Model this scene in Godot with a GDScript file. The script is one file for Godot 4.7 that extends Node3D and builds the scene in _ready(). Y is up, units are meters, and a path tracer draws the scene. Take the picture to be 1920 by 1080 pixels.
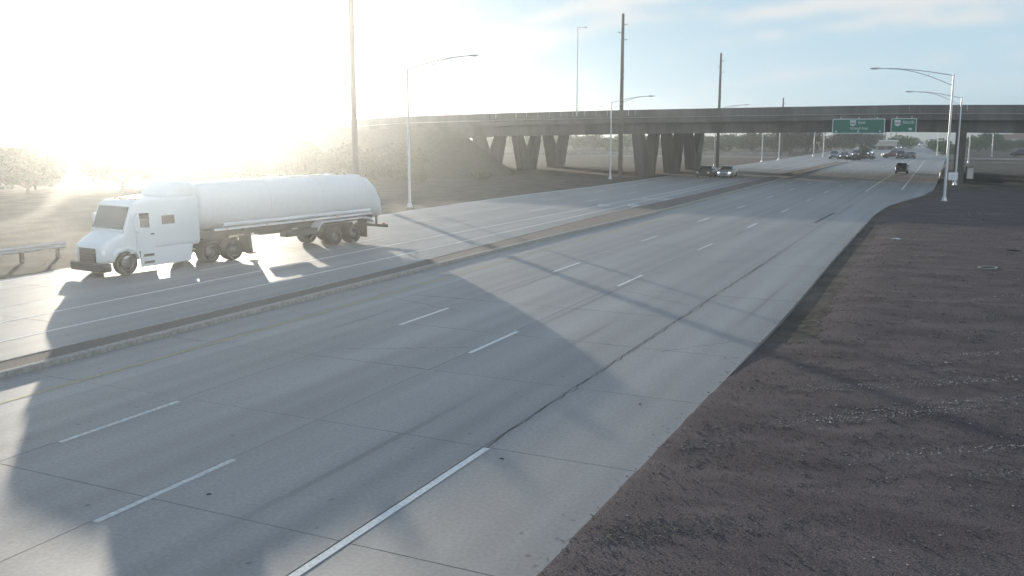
extends Node3D
# World: the road runs along -Z (z_road = -z), X to the right of the camera mast, y up, metres.

var rng := RandomNumberGenerator.new()
var used := {}
const SUN_EL := 6.2

# ---------------------------------------------------------------- naming and tagging
func numbered(called: String) -> String:
	if not used.has(called):
		used[called] = 0
		return called
	used[called] += 1
	return "%s_%03d" % [called, used[called]]

func tag(o: Node, label: String, category: String, group := "") -> Node:
	o.set_meta("label", label)
	o.set_meta("category", category)
	if group != "":
		o.set_meta("group", group)
	return o

func thing(called: String, label: String, category: String, at := Vector3.ZERO, turn := 0.0, group := "") -> Node3D:
	var o := Node3D.new()
	o.name = numbered(called)
	add_child(o)
	o.position = at
	o.rotation.y = turn
	tag(o, label, category, group)
	return o

func copy_of(src: Node3D, at: Vector3, turn: float, label: String, group := "", scale_by := Vector3.ONE) -> Node3D:
	var base: String = str(src.name)
	if base.length() > 4 and base.substr(base.length() - 4, 1) == "_" and base.right(3).is_valid_int():
		base = base.substr(0, base.length() - 4)
	var c: Node3D = src.duplicate()
	c.name = numbered(base)
	add_child(c)
	c.position = at
	c.rotation.y = turn
	c.scale = scale_by
	c.set_meta("label", label)
	if group != "":
		c.set_meta("group", group)
	return c

func obj(called: String, st: SurfaceTool, m: Material, parent: Node = self) -> MeshInstance3D:
	st.generate_normals()
	var o := MeshInstance3D.new()
	o.mesh = st.commit()
	o.material_override = m
	part_name(o, called, parent)
	return o

func inst(called: String, mesh: Mesh, m: Material, parent: Node) -> MeshInstance3D:
	var o := MeshInstance3D.new()
	o.mesh = mesh
	o.material_override = m
	part_name(o, called, parent)
	return o

func part_name(o: Node3D, called: String, parent: Node) -> void:
	if parent == self:
		o.name = numbered(called)
	else:
		var k := 0
		for c in parent.get_children():
			if str(c.name) == called or (str(c.name).begins_with(called + "_") and str(c.name).right(3).is_valid_int() and str(c.name).length() == called.length() + 4):
				k += 1
		o.name = called if k == 0 else "%s_%03d" % [called, k]
	parent.add_child(o, true)

func struct(called: String, st: SurfaceTool, m: Material, parent: Node = self) -> MeshInstance3D:
	var o := obj(called, st, m, parent)
	if parent == self:
		o.set_meta("kind", "structure")
	return o

# ---------------------------------------------------------------- mesh helpers
func mb() -> SurfaceTool:
	var st := SurfaceTool.new()
	st.begin(Mesh.PRIMITIVE_TRIANGLES)
	return st

func tri(st: SurfaceTool, a: Vector3, b: Vector3, c: Vector3, out: Vector3) -> void:
	if (c - a).cross(b - a).dot(out) < 0.0:
		st.add_vertex(a); st.add_vertex(c); st.add_vertex(b)
	else:
		st.add_vertex(a); st.add_vertex(b); st.add_vertex(c)

func quad(st: SurfaceTool, a: Vector3, b: Vector3, c: Vector3, d: Vector3, out: Vector3) -> void:
	tri(st, a, b, c, out)
	tri(st, a, c, d, out)

func flat(st: SurfaceTool) -> void:
	st.set_smooth_group(-1)

func round_(st: SurfaceTool) -> void:
	st.set_smooth_group(1)

func box(st: SurfaceTool, c: Vector3, s: Vector3, turn := 0.0) -> void:
	flat(st)
	var b := Basis(Vector3.UP, turn)
	var p := []
	for k in 8:
		p.append(c + b * Vector3(s.x * (0.5 if k & 1 else -0.5), s.y * (0.5 if k & 2 else -0.5), s.z * (0.5 if k & 4 else -0.5)))
	hexa(st, p)

# eight corners in the order of box()
func hexa(st: SurfaceTool, p: Array) -> void:
	flat(st)
	var c := Vector3.ZERO
	for q in p:
		c += q / 8.0
	for f in [[0, 1, 3, 2], [4, 5, 7, 6], [0, 1, 5, 4], [2, 3, 7, 6], [0, 2, 6, 4], [1, 3, 7, 5]]:
		var m: Vector3 = (p[f[0]] + p[f[1]] + p[f[2]] + p[f[3]]) / 4.0
		quad(st, p[f[0]], p[f[1]], p[f[2]], p[f[3]], m - c)

func tube(st: SurfaceTool, a: Vector3, b: Vector3, r0: float, r1: float, n := 10, caps := true) -> void:
	var d := (b - a).normalized()
	var u := d.cross(Vector3.UP if absf(d.y) < 0.9 else Vector3.RIGHT).normalized()
	var v := d.cross(u)
	for k in n:
		var t0 := TAU * k / n
		var t1 := TAU * (k + 1) / n
		var e0 := u * cos(t0) + v * sin(t0)
		var e1 := u * cos(t1) + v * sin(t1)
		round_(st)
		quad(st, a + e0 * r0, a + e1 * r0, b + e1 * r1, b + e0 * r1, e0 + e1)
		if caps:
			flat(st)
			if r0 > 0.0: tri(st, a, a + e0 * r0, a + e1 * r0, -d)
			if r1 > 0.0: tri(st, b, b + e0 * r1, b + e1 * r1, d)

func loft(st: SurfaceTool, rings: Array, caps := true) -> void:
	var n: int = rings[0].size()
	var cen := []
	for r in rings:
		var c := Vector3.ZERO
		for q in r:
			c += q / float(n)
		cen.append(c)
	for i in rings.size() - 1:
		for k in n:
			var a: Vector3 = rings[i][k]
			var b: Vector3 = rings[i][(k + 1) % n]
			var c: Vector3 = rings[i + 1][(k + 1) % n]
			var d: Vector3 = rings[i + 1][k]
			round_(st)
			quad(st, a, b, c, d, (a + b + c + d) / 4.0 - (cen[i] + cen[i + 1]) / 2.0)
	if caps:
		flat(st)
		var last: int = rings.size() - 1
		for k in n:
			tri(st, cen[0], rings[0][k], rings[0][(k + 1) % n], cen[0] - cen[1])
			tri(st, cen[last], rings[last][k], rings[last][(k + 1) % n], cen[last] - cen[last - 1])

# rounded rectangle across x and y at z
func rrect(z: float, hw: float, y0: float, y1: float, r: float, taper := 1.0) -> PackedVector3Array:
	var out := PackedVector3Array()
	r = minf(r, minf(hw, (y1 - y0) / 2.0) * 0.98)
	for q in [[1, 1, 0.0], [-1, 1, PI / 2], [-1, -1, PI], [1, -1, PI * 1.5]]:
		for k in 4:
			var t: float = q[2] + PI / 2 * k / 3.0
			var y: float = (y1 - r if q[1] > 0 else y0 + r) + sin(t) * r
			var w: float = lerpf(1.0, taper, clampf((y - y0) / maxf(y1 - y0, 0.01), 0, 1))
			out.append(Vector3((q[0] * (hw - r) + cos(t) * r) * w, y, z))
	return out

# polygon in (z, y), extruded over x from x0 to x1
func prism_x(st: SurfaceTool, pts: PackedVector2Array, x0: float, x1: float) -> void:
	flat(st)
	var n := pts.size()
	var c := Vector2.ZERO
	for p in pts:
		c += p / n
	var idx := Geometry2D.triangulate_polygon(pts)
	var ccw := not Geometry2D.is_polygon_clockwise(pts)
	for k in range(0, idx.size(), 3):
		var a := pts[idx[k]]; var b := pts[idx[k + 1]]; var d := pts[idx[k + 2]]
		tri(st, Vector3(x0, a.y, a.x), Vector3(x0, b.y, b.x), Vector3(x0, d.y, d.x), Vector3(x0 - x1, 0, 0))
		tri(st, Vector3(x1, a.y, a.x), Vector3(x1, b.y, b.x), Vector3(x1, d.y, d.x), Vector3(x1 - x0, 0, 0))
	for k in n:
		var a := pts[k]; var b := pts[(k + 1) % n]
		var o := Vector2(b.y - a.y, a.x - b.x) * (1.0 if ccw else -1.0)
		quad(st, Vector3(x0, a.y, a.x), Vector3(x1, a.y, a.x), Vector3(x1, b.y, b.x), Vector3(x0, b.y, b.x), Vector3(0, o.y, o.x))

func lerp_line(pts: Array, z: float) -> float:   # x at road distance z along a polyline [[z, x], ...]
	if z <= pts[0][0]: return pts[0][1]
	for i in pts.size() - 1:
		if z <= pts[i + 1][0]:
			var t: float = (z - pts[i][0]) / (pts[i + 1][0] - pts[i][0])
			return lerpf(pts[i][1], pts[i + 1][1], t)
	return pts[-1][1]

func R(x: float, y: float, z: float) -> Vector3:
	return Vector3(x, y, -z)

# a sheet between two polylines from z0 to z1, steps
func sheet(st: SurfaceTool, left: Array, right: Array, z0: float, z1: float, step: float, y: float, wo := 0.0) -> void:
	flat(st)
	var n := maxi(1, int(ceil((z1 - z0) / step)))
	for i in n:
		var a := lerpf(z0, z1, float(i) / n)
		var b := lerpf(z0, z1, float(i + 1) / n)
		quad(st, R(lerp_line(left, a) - wo, y, a), R(lerp_line(right, a) + wo, y, a), R(lerp_line(right, b) + wo, y, b), R(lerp_line(left, b) - wo, y, b), Vector3.UP)

# painted stripe of a width along a polyline, 4 mm thick
func stripe(st: SurfaceTool, line: Array, z0: float, z1: float, w: float, y := 0.004, step := 6.0, off := 0.0) -> void:
	var n := maxi(1, int(ceil((z1 - z0) / step)))
	for i in n:
		var a := lerpf(z0, z1, float(i) / n)
		var b := lerpf(z0, z1, float(i + 1) / n)
		var xa := lerp_line(line, a) + off
		var xb := lerp_line(line, b) + off
		flat(st)
		quad(st, R(xa - w / 2, y, a), R(xa + w / 2, y, a), R(xb + w / 2, y, b), R(xb - w / 2, y, b), Vector3.UP)

# ---------------------------------------------------------------- materials
func lin(r: float, g: float, b: float) -> Color:
	return Color(r, g, b).linear_to_srgb()

func mat(c: Color, rough := 0.7, metal := 0.0, spec := 0.5) -> StandardMaterial3D:
	var m := StandardMaterial3D.new()
	m.albedo_color = c
	m.roughness = rough
	m.metallic = metal
	m.metallic_specular = spec
	return m

func noise_tex(sd: int, freq: float, a: Color, b: Color, size := 512, oct := 5, kind := FastNoiseLite.TYPE_SIMPLEX_SMOOTH) -> NoiseTexture2D:
	var f := FastNoiseLite.new()
	f.seed = sd
	f.noise_type = kind
	f.frequency = freq
	f.fractal_octaves = oct
	f.fractal_gain = 0.6
	var t := NoiseTexture2D.new()
	t.width = size
	t.height = size
	t.seamless = true
	t.noise = f
	var g := Gradient.new()
	g.offsets = PackedFloat32Array([0.22, 0.78])
	g.colors = PackedColorArray([a, b])
	t.color_ramp = g
	return t

func tri_mat(tex: Texture2D, metres: float, rough := 0.85, bump: Texture2D = null, bump_cm := 1.0, spec := 0.5) -> StandardMaterial3D:
	var m := mat(Color.WHITE, rough, 0.0, spec)
	m.albedo_texture = tex
	m.uv1_triplanar = true
	m.uv1_world_triplanar = true
	m.uv1_scale = Vector3.ONE / metres
	if bump:
		m.heightmap_enabled = true
		m.heightmap_texture = bump
		m.heightmap_scale = bump_cm
	return m

var M := {}

func road_wear(tone: float) -> ImageTexture:
	# albedo of worn concrete: traffic-darkened wheel paths in each lane, streaks along the lanes, fine grain
	var f := FastNoiseLite.new()
	f.seed = 5
	f.frequency = 0.02
	f.fractal_octaves = 4
	var f2 := FastNoiseLite.new()
	f2.seed = 9
	f2.frequency = 0.35
	f2.fractal_octaves = 3
	var w := 384
	var h := 1536
	var im := Image.create(w, h, false, Image.FORMAT_RGB8)
	for x in w:
		var lane := fposmod(float(x) / w * 4.0, 1.0)
		var d1 := minf(absf(lane - 0.26), absf(lane - 0.74))
		var path := exp(-pow(d1 / 0.085, 2.0)) * 0.55 + exp(-pow((lane - 0.5) / 0.10, 2.0)) * 0.75
		for y in h:
			var ang := TAU * y / h
			var ax := TAU * x / w
			var s := f.get_noise_3d(x * 1.13, cos(ang) * 26.0, sin(ang) * 26.0)
			var blot := f.get_noise_3d(cos(ax) * 40.0 + 300.0, cos(ang) * 60.0, sin(ang) * 60.0)
			var g := f2.get_noise_2d(x, y)
			var v := tone * (1.0 - path * (0.26 + 0.30 * s) + 0.20 * s + 0.12 * blot + 0.05 * g)
			v = clampf(v, 0.05, 0.7)
			im.set_pixel(x, y, Color(v * 1.025, v * 0.992, v * 0.975).linear_to_srgb())
	# oil drips down the middle of the lanes, and a few long tyre marks
	var rg := RandomNumberGenerator.new()
	rg.seed = 12
	for k in 420:
		var lane := rg.randi() % 4
		var px := int((lane + 0.5 + rg.randfn() * 0.07) * w / 4.0)
		var py := rg.randi() % h
		var q := im.get_pixel(posmod(px, w), py)
		var d := rg.randf_range(0.55, 0.85)
		im.set_pixel(posmod(px, w), py, Color(q.r * d, q.g * d, q.b * d))
		if rg.randf() < 0.4:
			im.set_pixel(posmod(px + 1, w), py, Color(q.r * d, q.g * d, q.b * d))
	for k in 14:
		var px := (rg.randi() % 4 + (0.26 if rg.randf() < 0.5 else 0.74)) * w / 4.0
		var py := rg.randi() % h
		var drift := rg.randf_range(-0.03, 0.03)
		var n := rg.randi_range(60, 200)
		for j in n:
			var d := 1.0 - 0.13 * sin(PI * j / n)
			for o in 4:
				var xx := posmod(int(px + drift * j) + o, w)
				var q := im.get_pixel(xx, (py + j) % h)
				im.set_pixel(xx, (py + j) % h, Color(q.r * d, q.g * d, q.b * d))
	return ImageTexture.create_from_image(im)

func materials() -> void:
	var grain := noise_tex(31, 0.18, Color(0.3, 0.3, 0.3), Color(0.7, 0.7, 0.7), 512, 4)
	var wear := road_wear(0.275)
	var grit := noise_tex(33, 0.07, lin(0.80, 0.80, 0.80), lin(1.0, 1.0, 1.0), 1024, 6)
	for k in 4:
		var m := mat(Color.WHITE * [1.0, 0.99, 0.994, 0.982][k], 0.56, 0.0, 0.5)
		m.albedo_color.a = 1.0
		m.albedo_texture = wear
		m.uv1_triplanar = true
		m.uv1_world_triplanar = true
		m.uv1_scale = Vector3(1.0 / 14.64, 1.0 / 14.64, 1.0 / 90.0)
		m.uv1_offset = Vector3(0.22, 0, 0.0)
		m.detail_enabled = true
		m.detail_albedo = grit
		m.detail_blend_mode = BaseMaterial3D.BLEND_MODE_MUL
		m.detail_uv_layer = BaseMaterial3D.DETAIL_UV_2
		m.uv2_triplanar = true
		m.uv2_world_triplanar = true
		m.uv2_scale = Vector3.ONE / 7.3
		M["slab%d" % k] = m
	M.joint = mat(lin(0.035, 0.033, 0.03), 0.95)
	M.concrete = tri_mat(noise_tex(3, 0.012, lin(0.20, 0.19, 0.175), lin(0.33, 0.32, 0.295)), 7.0, 0.85, grain, 0.4)
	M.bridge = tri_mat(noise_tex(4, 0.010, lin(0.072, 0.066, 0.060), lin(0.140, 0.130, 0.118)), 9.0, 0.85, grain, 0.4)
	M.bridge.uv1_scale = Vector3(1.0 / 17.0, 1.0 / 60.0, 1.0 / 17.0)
	M.kerb = tri_mat(noise_tex(7, 0.03, lin(0.22, 0.215, 0.20), lin(0.34, 0.33, 0.31)), 3.0, 0.8)
	M.paver = tri_mat(noise_tex(8, 0.05, lin(0.085, 0.070, 0.062), lin(0.165, 0.140, 0.125)), 2.0, 0.9, grain, 1.0)
	M.paint = tri_mat(noise_tex(11, 0.06, lin(0.52, 0.52, 0.51), lin(0.72, 0.72, 0.70)), 3.1, 0.6)
	M.paint_worn = tri_mat(noise_tex(12, 0.05, lin(0.40, 0.40, 0.39), lin(0.60, 0.60, 0.58)), 3.1, 0.6)
	M.paint_yellow = tri_mat(noise_tex(13, 0.06, lin(0.26, 0.235, 0.14), lin(0.40, 0.34, 0.16)), 2.2, 0.6)
	var gb := noise_tex(17, 0.25, Color(0, 0, 0), Color(1, 1, 1), 1024, 5, FastNoiseLite.TYPE_CELLULAR)
	M.gravel = tri_mat(noise_tex(16, 0.09, lin(0.070, 0.058, 0.062), lin(0.178, 0.150, 0.152), 1024, 6), 5.0, 0.95, gb, 1.5, 0.2)
	M.gravel.detail_enabled = true
	M.gravel.detail_albedo = noise_tex(35, 0.012, lin(0.66, 0.65, 0.66), lin(1.0, 0.99, 0.97), 512, 5)
	M.gravel.detail_blend_mode = BaseMaterial3D.BLEND_MODE_MUL
	M.gravel.detail_uv_layer = BaseMaterial3D.DETAIL_UV_2
	M.gravel.uv2_triplanar = true
	M.gravel.uv2_world_triplanar = true
	M.gravel.uv2_scale = Vector3(1.0 / 26.0, 1.0 / 10.0, 1.0 / 9.0)
	M.dirt = tri_mat(noise_tex(18, 0.02, lin(0.058, 0.051, 0.043), lin(0.118, 0.103, 0.086), 1024, 6), 60.0, 0.95, gb, 2.0, 0.2)
	M.slope = tri_mat(noise_tex(19, 0.03, lin(0.030, 0.030, 0.022), lin(0.075, 0.072, 0.050), 1024, 6), 22.0, 0.95, gb, 3.0, 0.2)
	M.asphalt = tri_mat(noise_tex(20, 0.04, lin(0.055, 0.055, 0.055), lin(0.09, 0.09, 0.088)), 12.0, 0.8)
	M.hill = tri_mat(noise_tex(21, 0.02, lin(0.10, 0.085, 0.07), lin(0.18, 0.15, 0.12)), 400.0, 0.95)
	M.galv = tri_mat(noise_tex(22, 0.05, lin(0.50, 0.51, 0.52), lin(0.66, 0.67, 0.68)), 1.5, 0.42, null, 1.0, 0.5)
	M.galv.metallic = 0.55
	M.wood = tri_mat(noise_tex(23, 0.05, lin(0.06, 0.052, 0.046), lin(0.11, 0.10, 0.092)), 2.0, 0.9)
	M.dark_steel = mat(lin(0.05, 0.05, 0.052), 0.5, 0.3)
	M.lens = mat(lin(0.75, 0.77, 0.78), 0.15)
	M.porcelain = mat(lin(0.30, 0.30, 0.32), 0.3)
	M.white = mat(lin(0.66, 0.69, 0.71), 0.28, 0.0, 0.5)
	M.rim = mat(lin(0.16, 0.16, 0.165), 0.45, 0.6)
	M.white.clearcoat_enabled = true
	M.white.clearcoat = 0.6
	M.white.clearcoat_roughness = 0.12
	M.tank = tri_mat(noise_tex(24, 0.02, lin(0.60, 0.62, 0.635), lin(0.64, 0.655, 0.665)), 3.0, 0.34, null, 1.0, 0.5)
	M.alu = mat(lin(0.62, 0.63, 0.64), 0.3, 0.8)
	M.rubber = tri_mat(noise_tex(25, 0.1, lin(0.02, 0.02, 0.02), lin(0.045, 0.043, 0.04)), 0.6, 0.9)
	M.black = mat(lin(0.03, 0.03, 0.032), 0.6)
	M.glass = mat(lin(0.02, 0.025, 0.028), 0.06, 0.0, 0.7)
	M.tail = mat(lin(0.30, 0.02, 0.02), 0.25)
	M.amber = mat(lin(0.6, 0.25, 0.03), 0.3)
	M.headlamp = mat(lin(0.85, 0.87, 0.9), 0.1)
	M.headlamp_on = mat(lin(0.9, 0.92, 0.95), 0.1)
	M.headlamp_on.emission_enabled = true
	M.headlamp_on.emission = Color(0.95, 0.98, 1.0)
	M.headlamp_on.emission_energy_multiplier = 2.2
	M.sign_green = mat(lin(0.008, 0.13, 0.085), 0.5, 0.0, 0.5)
	M.sign_white = mat(lin(0.62, 0.64, 0.64), 0.5)
	M.sign_back = mat(lin(0.45, 0.46, 0.47), 0.5, 0.4)
	M.bark = tri_mat(noise_tex(26, 0.08, lin(0.06, 0.045, 0.035), lin(0.12, 0.09, 0.07)), 1.0, 0.95)
	M.leaf = mat(Color.WHITE, 0.8, 0.0, 0.3)
	M.leaf.vertex_color_use_as_albedo = true
	M.leaf.backlight_enabled = true
	M.leaf.backlight = Color(0.25, 0.32, 0.12)
	M.stone = mat(Color.WHITE, 0.9, 0.0, 0.3)
	M.stone.vertex_color_use_as_albedo = true
	M.stucco = tri_mat(noise_tex(27, 0.05, lin(0.50, 0.45, 0.38), lin(0.62, 0.57, 0.50)), 4.0, 0.9)
	M.roof_white = mat(lin(0.6, 0.6, 0.58), 0.7)
	M.roof_tile = mat(lin(0.20, 0.10, 0.07), 0.85)

# ---------------------------------------------------------------- sky
func sky_image() -> ImageTexture:
	var w := 1024
	var h := 512
	var im := Image.create(w, h, false, Image.FORMAT_RGBF)
	var sun := sun_towards()
	var f := FastNoiseLite.new()
	f.seed = 77
	f.frequency = 1.0
	f.fractal_octaves = 5
	f.fractal_gain = 0.55
	var f2 := FastNoiseLite.new()
	f2.seed = 41
	f2.frequency = 0.55
	f2.fractal_octaves = 3
	im.fill(Color(0.20, 0.19, 0.18))
	for j in h / 2 + 2:
		var el := PI / 2 - PI * (j + 0.5) / h
		var y := sin(el)
		var ce := cos(el)
		for i in w:
			var az := TAU * ((i + 0.5) / w - 0.5)
			var d := Vector3(sin(az) * ce, y, -cos(az) * ce)
			var t := pow(clampf(1.0 - y, 0, 1), 3.2)
			var c := Vector3(0.27, 0.44, 0.66).lerp(Vector3(0.68, 0.90, 1.0), t)
			var ang := rad_to_deg(d.angle_to(sun))
			var glow := 8.0 * exp(-ang / 7.0) + 1.05 * exp(-ang / 20.0)
			c += Vector3(1.0, 0.965, 0.90) * glow
			if y > 0.0:
				var px := d.x / (y + 0.10)
				var pz := d.z / (y + 0.10)
				var a := 0.33
				var along := px * cos(a) + pz * sin(a)
				var across := -px * sin(a) + pz * cos(a)
				var n := f.get_noise_2d(along * 0.45, across * 1.7) * 0.75 + f2.get_noise_2d(along * 0.5 + 9.0, across * 0.8) * 0.6
				var cover := smoothstep(0.08, 0.5, n) * smoothstep(0.01, 0.10, y) * 0.85
				var bright := 0.92 + 0.5 * exp(-ang / 30.0)
				c = c.lerp(Vector3(bright, bright * 0.99, bright * 0.97).max(c), cover)
			c *= 0.70
			im.set_pixel(i, j, Color(c.x, c.y, c.z))
	return ImageTexture.create_from_image(im)

func sun_towards() -> Vector3:
	var e := deg_to_rad(SUN_EL)
	var hz := Vector2(-1.0, -0.98).normalized()
	return Vector3(hz.x * cos(e), sin(e), hz.y * cos(e))

# ---------------------------------------------------------------- road geometry (from survey of the place)
var EDGE := [[-40, -4.6], [15, -4.75], [31, -4.8], [45, -5.1], [72, -5.45], [81, -5.1], [88.5, -4.1], [99, -2.5], [117, -2.5], [240, -3.5], [600, -16.0]]
var L1 := [[-40, -7.8], [600, -7.9]]
var L2 := [[-40, -11.5], [600, -13.5]]
var L3 := [[-40, -15.15], [600, -17.5]]
var YEL := [[-40, -18.85], [40, -18.65], [56, -18.25], [70, -17.9], [600, -20.0]]
var KN := [[-40, -20.65], [38, -20.5], [48, -20.3], [61, -19.85], [76, -19.75], [190, -19.9]]
var KF := [[-40, -21.75], [15, -21.72], [32, -21.6], [46, -22.0], [56, -22.4], [69, -22.5], [86, -22.2], [190, -22.0]]
var LA := [[-40, -24.3], [18, -24.3], [35, -24.1], [60, -24.15], [118, -24.5], [190, -24.4], [600, -25.5]]
var LB := [[-40, -26.75], [19, -26.75], [43, -26.75], [65, -26.0], [94, -25.4], [190, -27.3]]
var LD := [[-40, -29.2], [50, -29.1], [78, -28.6], [190, -30.2], [600, -31]]
var LE := [[-40, -32.0], [40, -32.2], [78, -31.8], [190, -32.8], [600, -33]]
var LC := [[-40, -33.8], [10, -34.1], [25, -34.6], [43, -36.6], [60, -37.4], [78, -37.2], [95, -35.8], [110, -35.5], [190, -35.2], [600, -36]]

func ground_y(x: float, z: float) -> float:
	var far := maxf(z, absf(x) * 0.8)
	var y := -0.09
	if far > 470.0:
		y -= (far - 470.0) * 0.0165
	return y

func _ready() -> void:
	rng.seed = 20260906
	# ---- camera
	var cam := Camera3D.new()
	cam.name = "camera"
	add_child(cam)
	cam.position = Vector3(0, 5.9, 0)
	cam.rotation = Vector3(deg_to_rad(-9.554), deg_to_rad(25.6), 0)
	cam.fov = 34.3
	cam.near = 0.1
	cam.far = 9000.0
	# ---- sky, haze, exposure
	var env := Environment.new()
	env.background_mode = Environment.BG_SKY
	var pano := PanoramaSkyMaterial.new()
	pano.panorama = sky_image()
	var sky := Sky.new()
	sky.sky_material = pano
	env.sky = sky
	env.tonemap_mode = Environment.TONE_MAPPER_LINEAR
	env.tonemap_exposure = 1.32
	env.volumetric_fog_enabled = true
	env.volumetric_fog_density = 0.00108
	env.volumetric_fog_albedo = Color(0.97, 0.99, 1.0)
	env.volumetric_fog_anisotropy = 0.86
	env.sdfgi_enabled = true
	env.ssao_enabled = true
	env.ssil_enabled = true
	var we := WorldEnvironment.new()
	we.name = "environment"
	we.environment = env
	add_child(we)
	# ---- sun
	var sun := DirectionalLight3D.new()
	sun.name = "sun"
	add_child(sun)
	sun.look_at_from_position(sun_towards() * 100.0, Vector3.ZERO, Vector3.UP)
	sun.light_energy = 1.6
	sun.light_color = Color(1.0, 0.95, 0.87)
	sun.light_angular_distance = 0.5
	sun.shadow_enabled = true

	materials()
	build_ground()
	build_road()
	build_median()
	build_verge()
	build_bridge()
	build_poles()
	build_signs()
	build_truck()
	build_cars()
	build_guardrail()
	build_plants()
	build_background()
	build_debris()

# ---------------------------------------------------------------- ground
func build_ground() -> void:
	var st := mb()
	var xs := [-3200.0, -2200.0, -1500.0, -1000.0, -700.0, -590.0, -480.0, -360.0, -240.0, -160.0, -120.0, -90.0, -70.0, -55.0, -45.0, -38.0, -20.0, 0.0, 20.0, 45.0, 80.0, 140.0, 240.0, 400.0, 590.0, 800.0, 1200.0, 2000.0, 3200.0]
	var zs := [-300.0, -120.0, -40.0, 0.0, 20.0, 40.0, 60.0, 80.0, 100.0, 120.0, 150.0, 190.0, 240.0, 300.0, 380.0, 470.0, 560.0, 700.0, 900.0, 1300.0, 1900.0, 2700.0, 3600.0]
	round_(st)
	for i in xs.size() - 1:
		for j in zs.size() - 1:
			var p := []
			for q in [[0, 0], [1, 0], [1, 1], [0, 1]]:
				var x: float = xs[i + q[0]]
				var z: float = zs[j + q[1]]
				p.append(R(x, ground_y(x, z), z))
			quad(st, p[0], p[1], p[2], p[3], Vector3.UP)
	struct("ground", st, M.dirt)
	# low hills at the end of the plain
	var hs := mb()
	round_(hs)
	var f := FastNoiseLite.new()
	f.seed = 3
	f.frequency = 0.0016
	f.fractal_octaves = 4
	for i in 40:
		for j in 5:
			var p := []
			for q in [[0, 0], [1, 0], [1, 1], [0, 1]]:
				var x: float = -1800.0 + (i + q[0]) * 110.0
				var z: float = 2900.0 + (j + q[1]) * 150.0
				var hgt: float = (46.0 + 40.0 * f.get_noise_2d(x, z)) * sin(PI * (j + q[1]) / 5.0)
				p.append(R(x, -52.0 + hgt, z))
			quad(hs, p[0], p[1], p[2], p[3], Vector3.UP)
	struct("hills", hs, M.hill)

# ---------------------------------------------------------------- road
func slab(parent: Node, la: Array, lb: Array, z0: float, z1: float) -> void:
	var g := 0.009
	var st := mb()
	var dy := rng.randf_range(-0.002, 0.0015)
	var p := []
	for k in 8:
		var z: float = (z1 - g) if k & 4 else (z0 + g)
		var x: float = (lerp_line(lb, z) - g) if k & 1 else (lerp_line(la, z) + g)
		p.append(R(x, dy if k & 2 else -0.06, z))
	# arris: top pulled in a little
	hexa(st, p)
	obj("slab", st, M["slab%d" % rng.randi_range(0, 3)], parent)

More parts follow.
